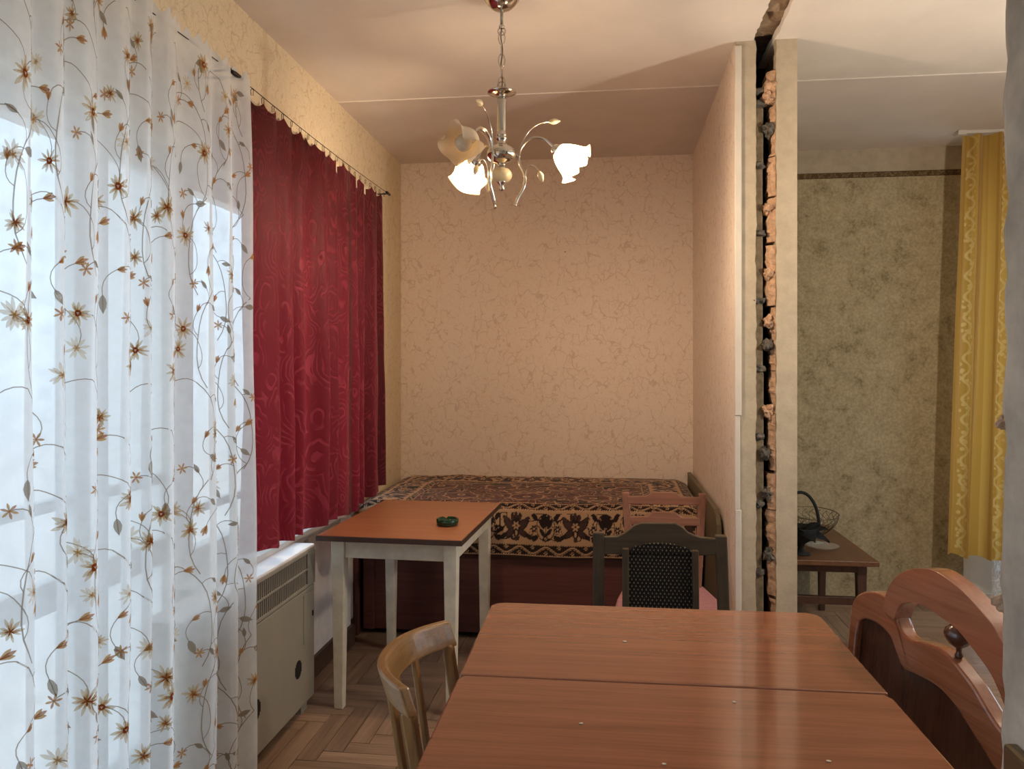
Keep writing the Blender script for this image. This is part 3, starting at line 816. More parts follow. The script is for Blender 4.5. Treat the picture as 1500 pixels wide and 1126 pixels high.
# ------------------------------------------------------------------ small painted table
def taper_leg(m, x, y, w0, w1, z0, z1, dx=0, dy=0):
    b=[(x+dx-w0/2,y+dy-w0/2,z0),(x+dx+w0/2,y+dy-w0/2,z0),(x+dx+w0/2,y+dy+w0/2,z0),(x+dx-w0/2,y+dy+w0/2,z0)]
    t=[(x-w1/2,y-w1/2,z1),(x+w1/2,y-w1/2,z1),(x+w1/2,y+w1/2,z1),(x-w1/2,y+w1/2,z1)]
    m.hexa(b,t); return m
st = empty('side_table', (-.83,3.33,0)); tag(st,'small kitchen table with orange-brown board top and worn white legs','table')
# rectangle in world, slightly turned
def st_loc(x,y): return (x,y)
st.rotation_euler=(0,0,math.radians(-2.2))
hx,hy=.287,.415
box_obj('tabletop',(-hx,hx,-hy,hy,.684,.702),M['small_top'],st,.002)
m=MB(); t_=.003
m.box(-hx-t_,hx+t_,-hy-t_,-hy,.680,.700); m.box(-hx-t_,hx+t_,hy,hy+t_,.680,.700); m.box(-hx-t_,-hx,-hy,hy,.680,.700); m.box(hx,hx+t_,-hy,hy,.680,.700)
m.build('edge_band',M['small_edge'],st)
lx,ly=.228,.325
for sx in (-1,1):
    for sy in (-1,1):
        taper_leg(MB(), sx*lx, sy*ly, .036,.054,0,.684).build('leg',M['white_paint'],st,.003)
for sy in (-1,1): box_obj('apron',(-lx+.027,lx-.027,sy*(ly+.005)-.011,sy*(ly+.005)+.011,.600,.683),M['white_paint'],st,.002)
for sx in (-1,1): box_obj('apron',(sx*(lx+.005)-.011,sx*(lx+.005)+.011,-ly+.027,ly-.027,.600,.683),M['white_paint'],st,.002)

# green glass ashtray on it
ash = MB(); c=(-.668,3.173,.7025)
ash.lathe([(.001,.0),(.036,.0),(.043,.004),(.046,.016),(.045,.028),(.040,.030),(.036,.026),(.033,.010),(.001,.008)],(0,0,0),40)
for i,v in enumerate(ash.v):
    a=math.atan2(v[1],v[0]); r=math.hypot(v[0],v[1])
    n3=max(0,math.cos(3*a+.5))**12
    if v[2]>.02: ash.v[i]=(v[0],v[1],v[2]-.009*n3)
o=ash.build('ashtray',M['green']); o.location=c; tag(o,'dark green glass ashtray on the small white-legged table','ashtray')
m=MB(); m.tube([(-.010,.004,.010),(.014,-.006,.022)],.0038,8); o2=m.build('cigarette_end',M['thread_cream'],None); o2.location=c; o2.parent=None
tag(o2,'pale cigarette end lying in the green glass ashtray','cigarette')

# ------------------------------------------------------------------ gas heater under the red curtain
ht = empty('gas_heater', (0,0,0)); tag(ht,'cream enamelled convector heater with slotted top grille under the window','heater')
hx0,hx1,hy0,hy1,hz0,hz1 = -1.305+.012,-1.178,2.06,3.02,.047,.648
box_obj('cabinet',(hx0,hx1-.012,hy0,hy1,hz0,hz1-.012),M['heater'],ht,.006)
box_obj('top_plate',(hx0,hx1,hy0-.004,hy1+.004,hz1-.012,hz1),M['heater_top'],ht,.004)
box_obj('front_panel',(hx1-.012,hx1,hy0,hy1,hz0,.490),M['heater'],ht,.005)
box_obj('grille_backing',(hx1-.0118,hx1-.009,hy0+.02,hy1-.07,.500,.630),M['heater_dark'],ht)
f=MB(); f.box(hx1-.012,hx1+.003,hy0,hy1,.494,.506); f.box(hx1-.012,hx1+.003,hy0,hy1,.624,.637); f.box(hx1-.010,hx1+.003,hy0+.02,hy1-.07,.560,.568)
f.box(hx1-.012,hx1+.003,hy1-.075,hy1,.506,.624); f.box(hx1-.012,hx1+.003,hy0,hy0+.02,.506,.624)
f.build('grille_frame',M['heater_grey'],ht,.002)
sm_=MB(); sm_.box(-.006,.001,-.0026,.0026,.506,.625); sme=sm_.mesh('slat',M['heater_grey'])
y=hy0+.026
while y<hy1-.082:
    so=bpy.data.objects.new('slat',sme); COL.objects.link(so); so.parent=ht; so.location=(hx1,y,0); y+=.0155
box_obj('hatch',(hx1,hx1+.003,hy1-.115,hy1-.02,.28,.47),M['heater'],ht,.002)
box_obj('hatch_latch',(hx1+.003,hx1+.007,hy1-.034,hy1-.026,.37,.39),M['heater_dark'],ht)
for yc,zc in ((2.855,.205),(2.50,.205)):
    m=MB()
    for k in range(-4,5):
        hh=.034*math.sqrt(max(0,1-(k/4.6)**2)); m.box(hx1-.001,hx1+.0015,yc+k*.007-.0018,yc+k*.007+.0018,zc-hh,zc+hh)
    m.build('vent_slots',M['heater_dark'],ht)
for yy in (hy0+.06,hy1-.06): box_obj('foot',(hx0+.01,hx1-.02,yy-.03,yy+.03,0,hz0),M['heater_grey'],ht)

# ------------------------------------------------------------------ dining table
dt = empty('dining_table', (.107,1.5,0)); tag(dt,'large red-brown veneered extending dining table with a glossy top and one seam','table')
dt.rotation_euler=(0,0,math.radians(.7))
TX=.403
def slab(y0,y1,round_far,name):
    r=.035; pl=[]
    if round_far:
        pl=[(-TX,y0),(TX,y0)]
        for k in range(7): a=PI/2*k/6; pl.append((TX-r+r*math.cos(a),y1-r+r*math.sin(a)))
        for k in range(7): a=PI/2+PI/2*k/6; pl.append((-TX+r+r*math.cos(a),y1-r+r*math.sin(a)))
    else:
        q=.02
        pl=[(-TX,y0),(TX,y0),(TX,y1-q),(TX-q*.5,y1),(-TX+q*.5,y1),(-TX,y1-q)]
    m=MB(); m.prism(pl,.728,.750,lambda u,v,d:(u,v,d)); return m.build(name,M['table_top'],dt,.004,)
slab(.022,.500,True,'table_leaf'); slab(-.385,.018,False,'tabletop')
m=MB(); m.box(-TX+.08,TX-.08,-.36,.42,.655,.727); m.build('apron',M['table_edge'],dt,.003)
for sx in (-1,1):
    for yy in (-.31,.36): taper_leg(MB(),sx*(TX-.10),yy,.035,.055,0,.727).build('leg',M['table_edge'],dt,.003)
for i,(x,y,lb) in enumerate(((.03,1.74,'largest pale crumb, on the far table leaf beyond the seam'),(.22,1.45,'pale crumb just on the near side of the table seam'),
        (-.05,1.33,'pale crumb near the window-side edge of the table top'),(.33,1.25,'pale crumb near the carved-chair side of the table top'),(.08,1.21,'pale crumb closest to the near end of the table top'))):
    m=MB(); k_=1.35 if i==0 else 1; m.blob((x,y,.7512),(.004*k_,.003*k_,.0012),i,1); cr_=m.build('crumb',M['thread_cream'])
    tag(cr_,lb,'crumb','crumbs scattered on the dining table')

# ------------------------------------------------------------------ honey coloured chair at the table's window side
hc = empty('slatted_chair', (-.345,1.55,0)); tag(hc,'honey-coloured wooden chair with a curved slatted back, beside the dining table','chair')
cx0,cy0=-.345,1.55
def rail_pt(a):      # a -1..1 ; bowed rail
    return (-.02-.085*(1-abs(a)**2.3)+.0, a*.188)
pts=[rail_pt(-1+2*i/24) for i in range(25)]
m=MB(); vs=[]; fs=[]
for i,(x,y) in enumerate(pts):
    t0=pts[max(0,i-1)]; t1=pts[min(24,i+1)]; tx,ty=t1[0]-t0[0],t1[1]-t0[1]; l=math.hypot(tx,ty); nx_,ny_=-ty/l,tx/l
    w=.0105
    for sgn,z,dx in ((1,.728,.018),(-1,.728,.018),(-1,.782,0),(1,.782,0)):
        vs.append((x+sgn*nx_*w+dx,y+sgn*ny_*w,z))
for i in range(24):
    for k in range(4): fs.append((4*i+k,4*i+(k+1)%4,4*i+4+(k+1)%4,4*i+4+k))
fs+=[(0,1,2,3),(99,98,97,96)]
m.add(vs,fs); m.build('back_rail',M['light_wood_y'],hc,.005)
def lean_post(m,x0,y0,x1,y1,z0,z1,wx,wy):
    b=[(x0-wx,y0-wy,z0),(x0+wx,y0-wy,z0),(x0+wx,y0+wy,z0),(x0-wx,y0+wy,z0)]
    t=[(x1-wx,y1-wy,z1),(x1+wx,y1-wy,z1),(x1+wx,y1+wy,z1),(x1-wx,y1+wy,z1)]
    m.hexa(b,t); return m
for sgn in (-1,1):
    mm=MB(); lean_post(mm,.030,sgn*.164,-.017,sgn*.172,.44,.735,.0115,.0145); lean_post(mm,-.01,sgn*.165,.030,sgn*.164,0,.44,.0135,.014); mm.build('back_post',M['light_wood'],hc,.004)
for a in (-.48,0,.48):
    x,y=rail_pt(a); lean_post(MB(),x+.060,y*.92,x+.016,y,.450,.735,.006,.012).build('back_slat',M['light_wood'],hc,.003)
m=MB(); sp=[(.02,-.185),(.36,-.20),(.40,-.17),(.40,.17),(.36,.20),(.02,.185),(-.035,.11),(-.055,0),(-.035,-.11)]; m.prism(sp,.43,.462,lambda u,v,d:(u,v,d)); m.build('seat',M['light_wood_y'],hc,.008)
for sgn in (-1,1): taper_leg(MB(),.37,sgn*.165,.026,.036,0,.43,.01,sgn*.006).build('leg',M['light_wood'],hc,.004)
for y_ in (-.172,.152): box_obj('seat_rail',(.05,.37,y_,y_+.02,.39,.43),M['light_wood'],hc)

# ------------------------------------------------------------------ dark chair behind the table
dc = empty('dining_chair', (.145,2.42,0)); tag(dc,'near-black wooden chair with a black woven back panel, behind the dining table','chair')
def dp(x): return x-.145
for xx,x1 in ((-.038,-.038),(.334,.331)):
    mm=MB(); lean_post(mm,dp(xx)+(.006 if xx>0 else 0),-.015,dp(x1),.03,.44,.842,.0175,.014); lean_post(mm,dp(xx),.05,dp(xx)+(.006 if xx>0 else 0),-.015,0,.44,.0165,.014)
    mm.build('back_post',M['dark_wood'],dc,.004)
top=[(-.021,.778),(.048,.778),(.060,.784)]
for k in range(13):
    a=PI-PI*k/12; top.append((.150+.085*math.cos(a),.784+.030*math.sin(a)))
top+=[(.246,.780),(.318,.785),(.318,.832),(.268,.836),(.235,.848),(.212,.868),(.195,.876),(.090,.874),(.070,.866),(.046,.846),(.020,.832),(-.021,.830)]
m=MB(); m.prism(top,.012,.034,lambda u,v,d:(dp(u),d+ (v-.8)*.10,v)); m.build('top_rail',M['dark_wood_x'],dc,.003)
pan=[(.054,.46),(.246,.46),(.246,.79)]+[(.150+.096*math.cos(PI*k/12),.788+.030*math.sin(PI*k/12)) for k in range(13)]+[(.054,.79)]
m=MB(); m.prism(pan,.000,.020,lambda u,v,d:(dp(u),d+(v-.8)*.10,v)); m.build('woven_panel',M['woven'],dc,.004)
for xa in (.044,.252):
    m=MB(); m.prism([(xa-.010,.45),(xa+.010,.45),(xa+.010,.80),(xa-.010,.80)],-.006,.024,lambda u,v,d:(dp(u),d+(v-.8)*.10,v)); m.build('back_stile',M['dark_wood'],dc,.003)
m=MB(); m.box(-.17,.17,-.03,-.008,.44,.475); m.build('lower_rail',M['dark_wood_x'],dc,.002)
m=MB(); m.prism([(-.19,-.02),(.19,-.02),(.21,-.36),(.19,-.40),(-.19,-.40),(-.21,-.36)],.43,.475,lambda u,v,d:(u,v,d)); m.build('seat',M['black'],dc,.012)
for sgn in (-1,1): taper_leg(MB(),sgn*.18,-.36,.028,.036,0,.43).build('leg',M['dark_wood'],dc,.003)

# ------------------------------------------------------------------ brown chair with pink seat
bc = empty('ladder_back_chair', (.212,3.2,0)); tag(bc,'red-brown ladder-back chair with a pink cloth seat, in front of the bed','chair')
def bp(x): return x-.212
for sgn,xt,xb,xf in ((-1,.058,.088,.09),(1,.368,.338,.336)):
    mm=MB(); lean_post(mm,bp(xb),-.02,bp(xt),.06,.46,.840,.0155,.013); lean_post(mm,bp(xf),.03,bp(xb),-.02,0,.46,.0155,.014)
    mm.build('back_post',M['brown_wood'],bc,.003)
def ladder(zb,zt,crest,x0,x1,yo):
    w=x1-x0
    pl=[(x0,zb),(x1,zb),(x1,zt-.006),(x0+w*.74,zt-.004),(x0+w*.66,zt+crest),(x0+w*.34,zt+crest),(x0+w*.26,zt-.004),(x0,zt-.006)]
    m=MB(); m.prism(pl,-.008,.008,lambda u,v,d:(bp(u),d+.045+(v-.8)*.21,v)); return m.build('ladder_rail',M['brown_wood_x'],bc,.003)
ladder(.795,.832,.012,.066,.360,0); ladder(.715,.752,.014,.074,.354,0); ladder(.62,.65,.010,.082,.346,0)
pl=[(-.165,-.03),(-.19,-.12),(-.205,-.36),(-.19,-.40),(.19,-.40),(.205,-.36),(.19,-.12),(.165,-.03),(.13,.075),(-.13,.075)]
pl=[(-.145,.045),(-.158,.00),(-.19,-.20),(-.205,-.36),(-.185,-.40),(.185,-.40),(.205,-.36),(.195,-.20),(.158,.00),(.145,.045)]
m=MB(); m.prism(pl,.435,.482,lambda u,v,d:(u,v,d)); sb=m.build('seat',M['pink'],bc,.016,3); tag(sb,'pink cloth seat pad')
for sgn in (-1,1): taper_leg(MB(),sgn*.165,-.36,.026,.034,0,.435).build('leg',M['brown_wood'],bc,.003)
for q in ((-.15,.15,-.37,-.35),(-.16,-.14,-.345,-.01),(.14,.16,-.345,-.01)): box_obj('seat_rail',(*q,.395,.435),M['brown_wood_x'],bc)

# ------------------------------------------------------------------ carved glossy chair right of the table
ang=math.radians(15)
cc = empty('carved_chair',(.57,2.0,0), ang-PI/2); tag(cc,'wide glossy brown carved chair with an arched, pierced back by the broken wall','chair')
# local frame: x along the back (s), y = away from table, z up
def bez(pts,n=6):
    out=[]; 
    L=len(pts)
    for i in range(L-1):
        p0=pts[max(i-1,0)];p1=pts[i];p2=pts[i+1];p3=pts[min(i+2,L-1)]
        for k in range(n):
            t=k/n; out.append(tuple(.5*((2*p1[j])+(-p0[j]+p2[j])*t+(2*p0[j]-5*p1[j]+4*p2[j]-p3[j])*t*t+(-p0[j]+3*p1[j]-3*p2[j]+p3[j])*t**3) for j in (0,1)))
    out.append(pts[-1]); return out
S=.33
def mirror(p): return p+[(2*S-a,b) for a,b in p[::-1] if abs(a-S)>1e-4]
lean=lambda u,v,d:(u, d+(v-.45)*.10-.02, v)
lo_top=bez([(-.004,.60),(-.003,.72),(.0,.775),(.023,.806),(.065,.825),(.112,.830),(.149,.821),(.172,.797),(.192,.774),(.222,.765),(.262,.773),(.31,.779),(.345,.773),(.379,.760),(.412,.744),(.443,.723),(.478,.700),(.52,.686),(.57,.684),(.62,.694),(.65,.68),(.664,.60)])
lo_in=bez([(.030,.60),(.030,.72),(.044,.751),(.088,.761),(.134,.757),(.164,.742),(.190,.713),(.212,.698),(.253,.701),(.31,.703),(.345,.697),(.379,.684),(.405,.669),(.433,.652),(.46,.636),(.483,.622),(.53,.608),(.58,.606),(.615,.606),(.628,.59),(.632,.57),(.634,.55)])
outer=[(-.004,.42)]+lo_top+[(2*S+.004,.42)]
inner=[(.030,.46)]+lo_in+[(2*S-.030,.46)]
def frame_prism(outer,inner,d0,d1,fn):
    """open frame: outer and inner lists of equal length"""
    n=len(outer); q=[i*(len(inner)-1)/(n-1) for i in range(n)]
    inner=[(inner[int(k)][0]*(1-k%1)+inner[min(int(k)+1,len(inner)-1)][0]*(k%1), inner[int(k)][1]*(1-k%1)+inner[min(int(k)+1,len(inner)-1)][1]*(k%1)) for k in q]
    m=MB(); vs=[]
    for d in (d0,d1):
        vs += [fn(u,v,d) for u,v in outer]+[fn(u,v,d) for u,v in inner]
    fs=[]
    for i in range(n-1):
        fs += [(i,i+1,n+i+1,n+i),(2*n+i,3*n+i,3*n+i+1,2*n+i+1),(i,2*n+i,2*n+i+1,i+1),(n+i,n+i+1,3*n+i+1,3*n+i)]
    fs += [(0,n,3*n,2*n),(n-1,3*n-1,4*n-1,2*n-1)]
    m.add(vs,fs); return m
frame_prism(outer,inner,0,.034,lean).build('back_frame',M['carved'],cc,.005)
m=MB(); m.prism(inner,.014,.024,lean); tag(m.build('back_panel',M['carved_panel'],cc),'dark veneered panel')
up_out=bez([(.128,.800),(.134,.832),(.145,.860),(.171,.890),(.22,.917),(.285,.930),(.345,.920),(.39,.905),(.454,.875),(.483,.852),(.508,.832),(.535,.80),(.552,.76),(.558,.69)])
up_in=bez([(.172,.790),(.176,.803),(.184,.822),(.203,.838),(.240,.848),(.285,.848),(.33,.842),(.374,.832),(.433,.803),(.460,.787),(.478,.771),(.500,.745),(.510,.72),(.514,.69)])
frame_prism(up_out,up_in,-.006,.036,lean).build('arched_rail',M['carved'],cc,.007,3)
m=MB(); c0=lean(.352,.772,.017)
m.lathe([(.001,.0),(.007,.0),(.008,.006),(.005,.012),(.006,.020),(.018,.028),(.026,.040),(.0275,.048),(.024,.058),(.014,.066),(.008,.070),(.008,.084),(.001,.084)],c0,20); m.build('turned_ball',M['carved_panel'],cc)
for a in (-.02,):
    box_obj('lower_rail',(-.004+.03,2*S-.026,-.022,.010,.40,.462),M['carved'],cc,.004)
m=MB(); m.prism([(.03,-.02),(.63,-.02),(.62,-.13),(.55,-.16),(.11,-.16),(.04,-.13)],.40,.455,lambda u,v,d:(u,v,d)); m.build('seat',M['pink'],cc,.012)
for x in (.02,.64):
    taper_leg(MB(),x,0.0,.032,.038,0,.43,0,.02).build('leg',M['carved'],cc,.004); taper_leg(MB(),x+(.03 if x<.3 else -.03),-.13,.030,.038,0,.40).build('leg',M['carved'],cc,.004)

# ------------------------------------------------------------------ low table in the side room and what stands on it
ct = empty('coffee_table',(1.0,4.22,0)); tag(ct,'low walnut table along the mottled wall of the side room','table')
box_obj('tabletop',(-.28,.222,-.44,.43,.436,.460),M['coffee'],ct,.003)
for x,y in ((.165,-.35),(.165,.33),(-.22,-.35),(-.22,.33)): taper_leg(MB(),x,y,.030,.046,0,.436,.0,.01 if y>0 else -.01).build('leg',M['coffee_leg'],ct,.003)
for y_ in (-.37,.33): box_obj('apron',(-.20,.15,y_,y_+.02,.39,.436),M['coffee_leg'],ct,.002)
m=MB(); m.box(-.20,.15,-.352,-.330,.232,.268); m.build('stretcher',M['coffee_leg'],ct,.002)
m=MB(); m.tube([(-.10,.33,.05),(-.16,-.33,.40)],.010,8); m.build('brace',M['steel_dark'],ct)

# wire bowl with an openwork rim
wbk = empty('wire_bowl',(1.02,4.16,.460)); tag(wbk,'shallow openwork metal wire bowl standing on the low walnut table','bowl')
m=MB(); zr=.150
m.tube([(.125*math.cos(2*PI*k/40),.125*math.sin(2*PI*k/40),zr+.012*math.sin(2*PI*k/40)) for k in range(40)],.0022,5,closed=True)
m.tube([(.045*math.cos(2*PI*k/28),.045*math.sin(2*PI*k/28),.045) for k in range(28)],.0022,5,closed=True); m.build('rim',M['wire'],wbk)
m=MB()
for k in range(22):
    for sgn in (-1,1):
        pts=[]
        for j in range(9):
            t=j/8; r=.045+.080*math.sin(t*PI/2); z=.045+(zr-.045)*t**1.2; a=2*PI*k/22+sgn*t*.75+.12*math.sin(t*9)
            pts.append((r*math.cos(a),r*math.sin(a),z))
        m.tube(pts,.0016,4,cap=False)
ww=m.build('wire_mesh',M['wire'],wbk); ww['kind']='stuff'
m=MB(); m.lathe([(.001,.0),(.05,.0),(.05,.006),(.012,.012),(.010,.04),(.045,.045)],(0,0,0),24); m.build('foot',M['wire'],wbk)

# glass plate
m=MB(); m.lathe([(.001,.004),(.045,.004),(.066,.012),(.078,.018),(.080,.020),(.077,.021),(.064,.014),(.044,.007),(.001,.007)],(0,0,0),40)
o=m.build('glass_plate',M['clear']); o.location=(1.03,4.02,.460); tag(o,'clear glass plate lying on the low walnut table','plate')
# black artificial plant with arched handle
bk = empty('black_basket',(.90,3.90,.460)); tag(bk,'black basket with arched handle and big black leaf-shaped bows, beside the jamb','basket')
m=MB(); pts=[(.085*math.cos(a),.0,.13+.165*math.sin(a)) for a in [PI*k/20 for k in range(21)]]; m.tube(pts,[.0075]*21,8); m.build('handle',M['black'],bk)
m=MB(); m.lathe([(.001,.0),(.045,.0),(.046,.006),(.020,.012),(.012,.03),(.02,.05),(.055,.075),(.085,.13),(.082,.132),(.05,.08),(.001,.06)],(0,0,0),24); m.build('bowl',M['black'],bk)
def leaf(c,d,L,wd,tilt,seed):
    m=MB(); n=9; vs=[]; fs=[]
    d=Vector(d).normalized(); side=d.cross(Vector((0,-.4,1))).normalized(); up=side.cross(d)
    for i in range(n):
        t=i/(n-1); w=wd*math.sin(PI*min(.999,t**.8*.97+.02)); p=Vector(c)+d*L*t+up*(-.25*L*t*t*tilt)
        vs += [p-side*w+up*.012,p,p+side*w+up*.012]
    for i in range(n-1):
        for k in (0,1): fs.append((3*i+k,3*i+k+1,3*i+4+k,3*i+3+k))
    m.add(vs,fs,0,True); o=m.build('leaf',M['black'],bk); s_=o.modifiers.new('s','SOLIDIFY'); s_.thickness=.002
for i,(d,L,w) in enumerate((((1,-.3,.5),.10,.034),((.5,-.6,.8),.10,.036),((1,-.5,-.1),.11,.030),((-.1,-1,.5),.11,.04),((-.9,-.4,.4),.12,.04),((.3,-.9,.0),.10,.035),((-.5,-.6,.9),.10,.035),((.9,.5,.4),.10,.03))):
    leaf((0.02*d[0],.02*d[1],.10),d,L,w,1,i)

# ------------------------------------------------------------------ yellow curtain, its rail and the lace behind it
def pleated(name, X_of, y_of, u0, u1, nu, z0f, z1f, nz, mat, parent=None):
    pass
def curtain(name, a, b, z_top, z_bot, amp, waves, mat, depth_axis, seed, nu=220, nz=60, top_amp=.4, bot_fn=None, extra=None, phase=0):
    """hanging cloth between a and b (xy), folds across the line; uv = metres of cloth"""
    a=Vector(a); b=Vector(b); L=(b-a).length; d=(b-a)/L; nrm=Vector((-d.y,d.x))*depth_axis
    pts=[]; rnd=random.Random(seed); ph=[rnd.uniform(0,2*PI) for _ in range(4)]
    vs=[]; uv=[]
    ts=[i/(nu-1) for i in range(nu)]
    arc=[0.0]
    def off(t,k):
        w=2*PI*waves*(t+.018*math.sin(2*PI*t*2.3+ph[0])+.012*math.sin(2*PI*t*5.1+ph[1]))+phase
        v=math.sin(w)*.75+.25*math.sin(2*w+.7)*k+.35*math.sin(2*PI*t*waves*.37+ph[2])
        return v
    for i in range(1,nu):
        dx=L/(nu-1); do=amp*(off(ts[i],1)-off(ts[i-1],1)); arc.append(arc[-1]+math.hypot(dx,do))
    for j in range(nz):
        v=j/(nz-1)
        for i in range(nu):
            t=ts[i]; A=amp*(top_amp+(1-top_amp)*min(1,v*1.6))*(1+.15*math.sin(3*v+ph[3]+5*t))
            zb = bot_fn(t) if bot_fn else z_bot; zt = z_top(t) if callable(z_top) else z_top
            z=zt+(zb-zt)*v
            p=a+d*(L*(t+.006*math.sin(v*4+t*17+ph[1])*v))+nrm*(A*off(t+.010*math.sin(v*3+ph[2])*v,v)+.006*mnoise.noise(Vector((t*9,v*6,seed))))
            if extra:
                e=extra(t,v); p=p+d*e[0]+nrm*e[1]
            vs.append((p.x,p.y,z)); uv.append((arc[i],z))
    fs=[(j*nu+i,j*nu+i+1,(j+1)*nu+i+1,(j+1)*nu+i) for j in range(nz-1) for i in range(nu-1)]
    me=bpy.data.meshes.new(name); me.from_pydata(vs,[],fs); me.materials.append(mat)
    ul=me.uv_layers.new(name='UVMap')
    flat=[c for f in fs for vi in f for c in uv[vi]]; ul.data.foreach_set('uv',flat)
    me.polygons.foreach_set('use_smooth',[True]*len(fs)); me.update()
    o=bpy.data.objects.new(name,me); COL.objects.link(o); 
    if parent_stack[-1]: o.parent=parent_stack[-1]
    return o
parent_stack=[None]
yc = curtain('gold_curtain',(1.865,4.47),(2.62,4.47),2.598,.33,.040,7.5,M['yellow'],1,11,260,50,1.0,
             bot_fn=lambda t:.345-.05*t+.008*math.sin(t*40), extra=lambda t,v:(-.075*v*(1-t),0))
tag(yc,'long gold satin curtain with pale woven vines, hanging at the side-room door','curtain')
lc = curtain('lace_curtain',(2.065,4.60),(2.75,4.60),2.55,.06,.012,9,M['lace'],1,12,160,30,.9)
tag(lc,'sheer patterned lace curtain behind the gold one','curtain')
rl = empty('curtain_rail',(0,0,0)); tag(rl,'white ceiling curtain rail above the gold curtain','curtain rail')
box_obj('track',(1.86,2.9,4.455,4.485,2.600,2.618),M['plastic'],rl,.002); box_obj('end_cap',(1.835,1.88,4.445,4.495,2.592,2.615),M['plastic'],rl,.002)
m=MB(); m.tube([(2.10,4.62,.012),(2.14,4.60,.03),(2.22,4.56,.012),(2.32,4.55,.006),(2.45,4.60,.006)],.004,6); o=m.build('cable',M['plastic']); tag(o,'thin white cable lying on the floor under the gold curtain','cable')

# ------------------------------------------------------------------ window wall: wires, red curtains, tulle
def wire_set(name,x,y0,y1,z,label):
    w=empty(name,(0,0,0)); tag(w,label,'curtain wire')
    m=MB(); n=30; m.tube([(x,y0+(y1-y0)*i/n,z-.012*math.sin(PI*i/n)) for i in range(n+1)],.0016,6); m.build('wire',M['steel_dark'],w)
    for y,sg in ((y0,-1),(y1,1)):
        m=MB(); m.lathe([(.001,-.03),(.004,-.03),(.006,-.022),(.0075,-.01),(.0075,.02),(.0045,.024),(.0065,.030),(.0065,.040),(.001,.042)],(x,y,z),12,axis=(0,sg,0)); m.build('holder',M['steel_dark'],w)
        m=MB(); m.tube([(x,y+sg*.02,z),(XL+.002,y+sg*.02,z)],.0035,6); m.build('bracket',M['steel_dark'],w)
    return w
XRED=-1.165
wire_set('curtain_wire',XRED,2.31,4.01,2.268,'thin black wire with end holders from which the red curtains hang')
wire_set('curtain_wire',-1.135,.62,2.27,2.245,'thin black wire with an end holder carrying the flowered tulle')

def red_panel(XRED,ya,yb,seed,waves,bot,nclip,label,ph):
    def ztop(t):
        k=t*nclip; s_=abs(math.sin(PI*k)); return 2.244-.022*s_**.8
    o=curtain('red_curtain',(XRED,ya),(XRED,yb),ztop,.72,.036,waves,M['red'],-1,seed,200,70,.35,bot_fn=bot,phase=ph)
    tag(o,label,'curtain',)
    # clips on the wire
    m=MB(); m.tube([(.0,0,.004),(.004,.0,.0),(.003,0,-.018),(-.003,0,-.018),(-.004,0,0),(0,0,.004)],.0011,5); me=m.mesh('clip',M['steel_dark'])
    L=yb-ya
    for k in range(nclip+1):
        c=bpy.data.objects.new('clip',me); COL.objects.link(c); c.parent=o; c.location=(XRED,ya+L*k/nclip,2.262-.010*math.sin(PI*(ya+L*k/nclip-2.31)/1.70)); c.rotation_euler=(0,0,random.uniform(-.6,.6))
    # cream header tape peeping over the hem
    m=MB(); n=nclip*10; vs=[]; fs=[]
    for i in range(n+1):
        t=i/n; z=ztop(t)
        tooth=abs(((t*nclip*1.0)%1)-.5)*2
        xx=XRED-.014+.004*math.sin(t*60); vs += [(xx,ya+L*t,z-.03),(xx,ya+L*t,z+.003+.010*(1-tooth))]
    for i in range(n): fs.append((2*i,2*i+2,2*i+3,2*i+1))
    m.add(vs,fs); m.build('header_tape',M['thread_cream'],o)
    return o
red_panel(XRED,2.362,3.40,21,6.4,lambda t:.745-.045*t+.004*math.sin(t*50),13,'wide dark red jacquard curtain panel directly above the heater',.4)
red_panel(XRED-.012,3.36,3.985,22,4.4,lambda t:.695+.075*t**2+.004*math.sin(t*40),8,'narrower dark red jacquard curtain panel next to the bed',2.1)

# tulle: deep soft folds, cloth length kept so the embroidery can be laid on it
TX0, TY0, TY1, TZT = -1.128, .80, 2.335, 2.225
def t_off(t, v):
    w=2*PI*(t*12.5+.28*math.sin(2*PI*t*1.7+.4)+.16*math.sin(2*PI*t*4.3+1.1))
    return math.sin(w)*.8+.22*math.sin(2*w+.9)+.4*math.sin(2*PI*t*2.1+2)*v
NT=700
def amp_t(v): return .012+.022*min(1,v*2.2)
tt=[i/(NT-1) for i in range(NT)]
arcs=np.zeros(NT)
for i in range(1,NT):
    arcs[i]=arcs[i-1]+math.hypot((TY1-TY0)/(NT-1), .034*(t_off(tt[i],1)-t_off(tt[i-1],1)))
AL=arcs[-1]
def tulle_pt(s, z, push=0.0):
    """s metres of cloth, z height -> point"""
    t=float(np.interp(s,arcs,tt)); v=(TZT-z)/TZT
    e=1e-3
    def P(t_):
        sway=.008*mnoise.noise(Vector((t_*5,v*4,0)))
        return Vector((TX0+amp_t(v)*t_off(t_,v)+sway, TY0+(TY1-TY0)*t_+.012*v*(t_-.6)+.010*mnoise.noise(Vector((t_*3,v*3,5)))*v, z))
    p=P(t)
    if push:
        a=P(min(1,t+e))-P(max(0,t-e)); n=Vector((a.y,-a.x,0)).normalized(); p=p+n*push
    return p
NZ=56
vs=[];uvs=[]
for j in range(NZ):
    z=TZT+(.012-TZT)*j/(NZ-1)
    for i in range(NT):
        p=tulle_pt(arcs[i],z)
        if j==0: p.z += .034+.010*math.sin(i*.35)
        vs.append(p)
fs=[(j*NT+i,j*NT+i+1,(j+1)*NT+i+1,(j+1)*NT+i) for j in range(NZ-1) for i in range(NT-1)]
m=MB(); m.add(vs,fs,0,True); tulle=m.build('tulle_curtain',M['tulle'],None,recalc=False)
tag(tulle,'sheer white tulle curtain embroidered with brown and gold flowers on curling vines','curtain')

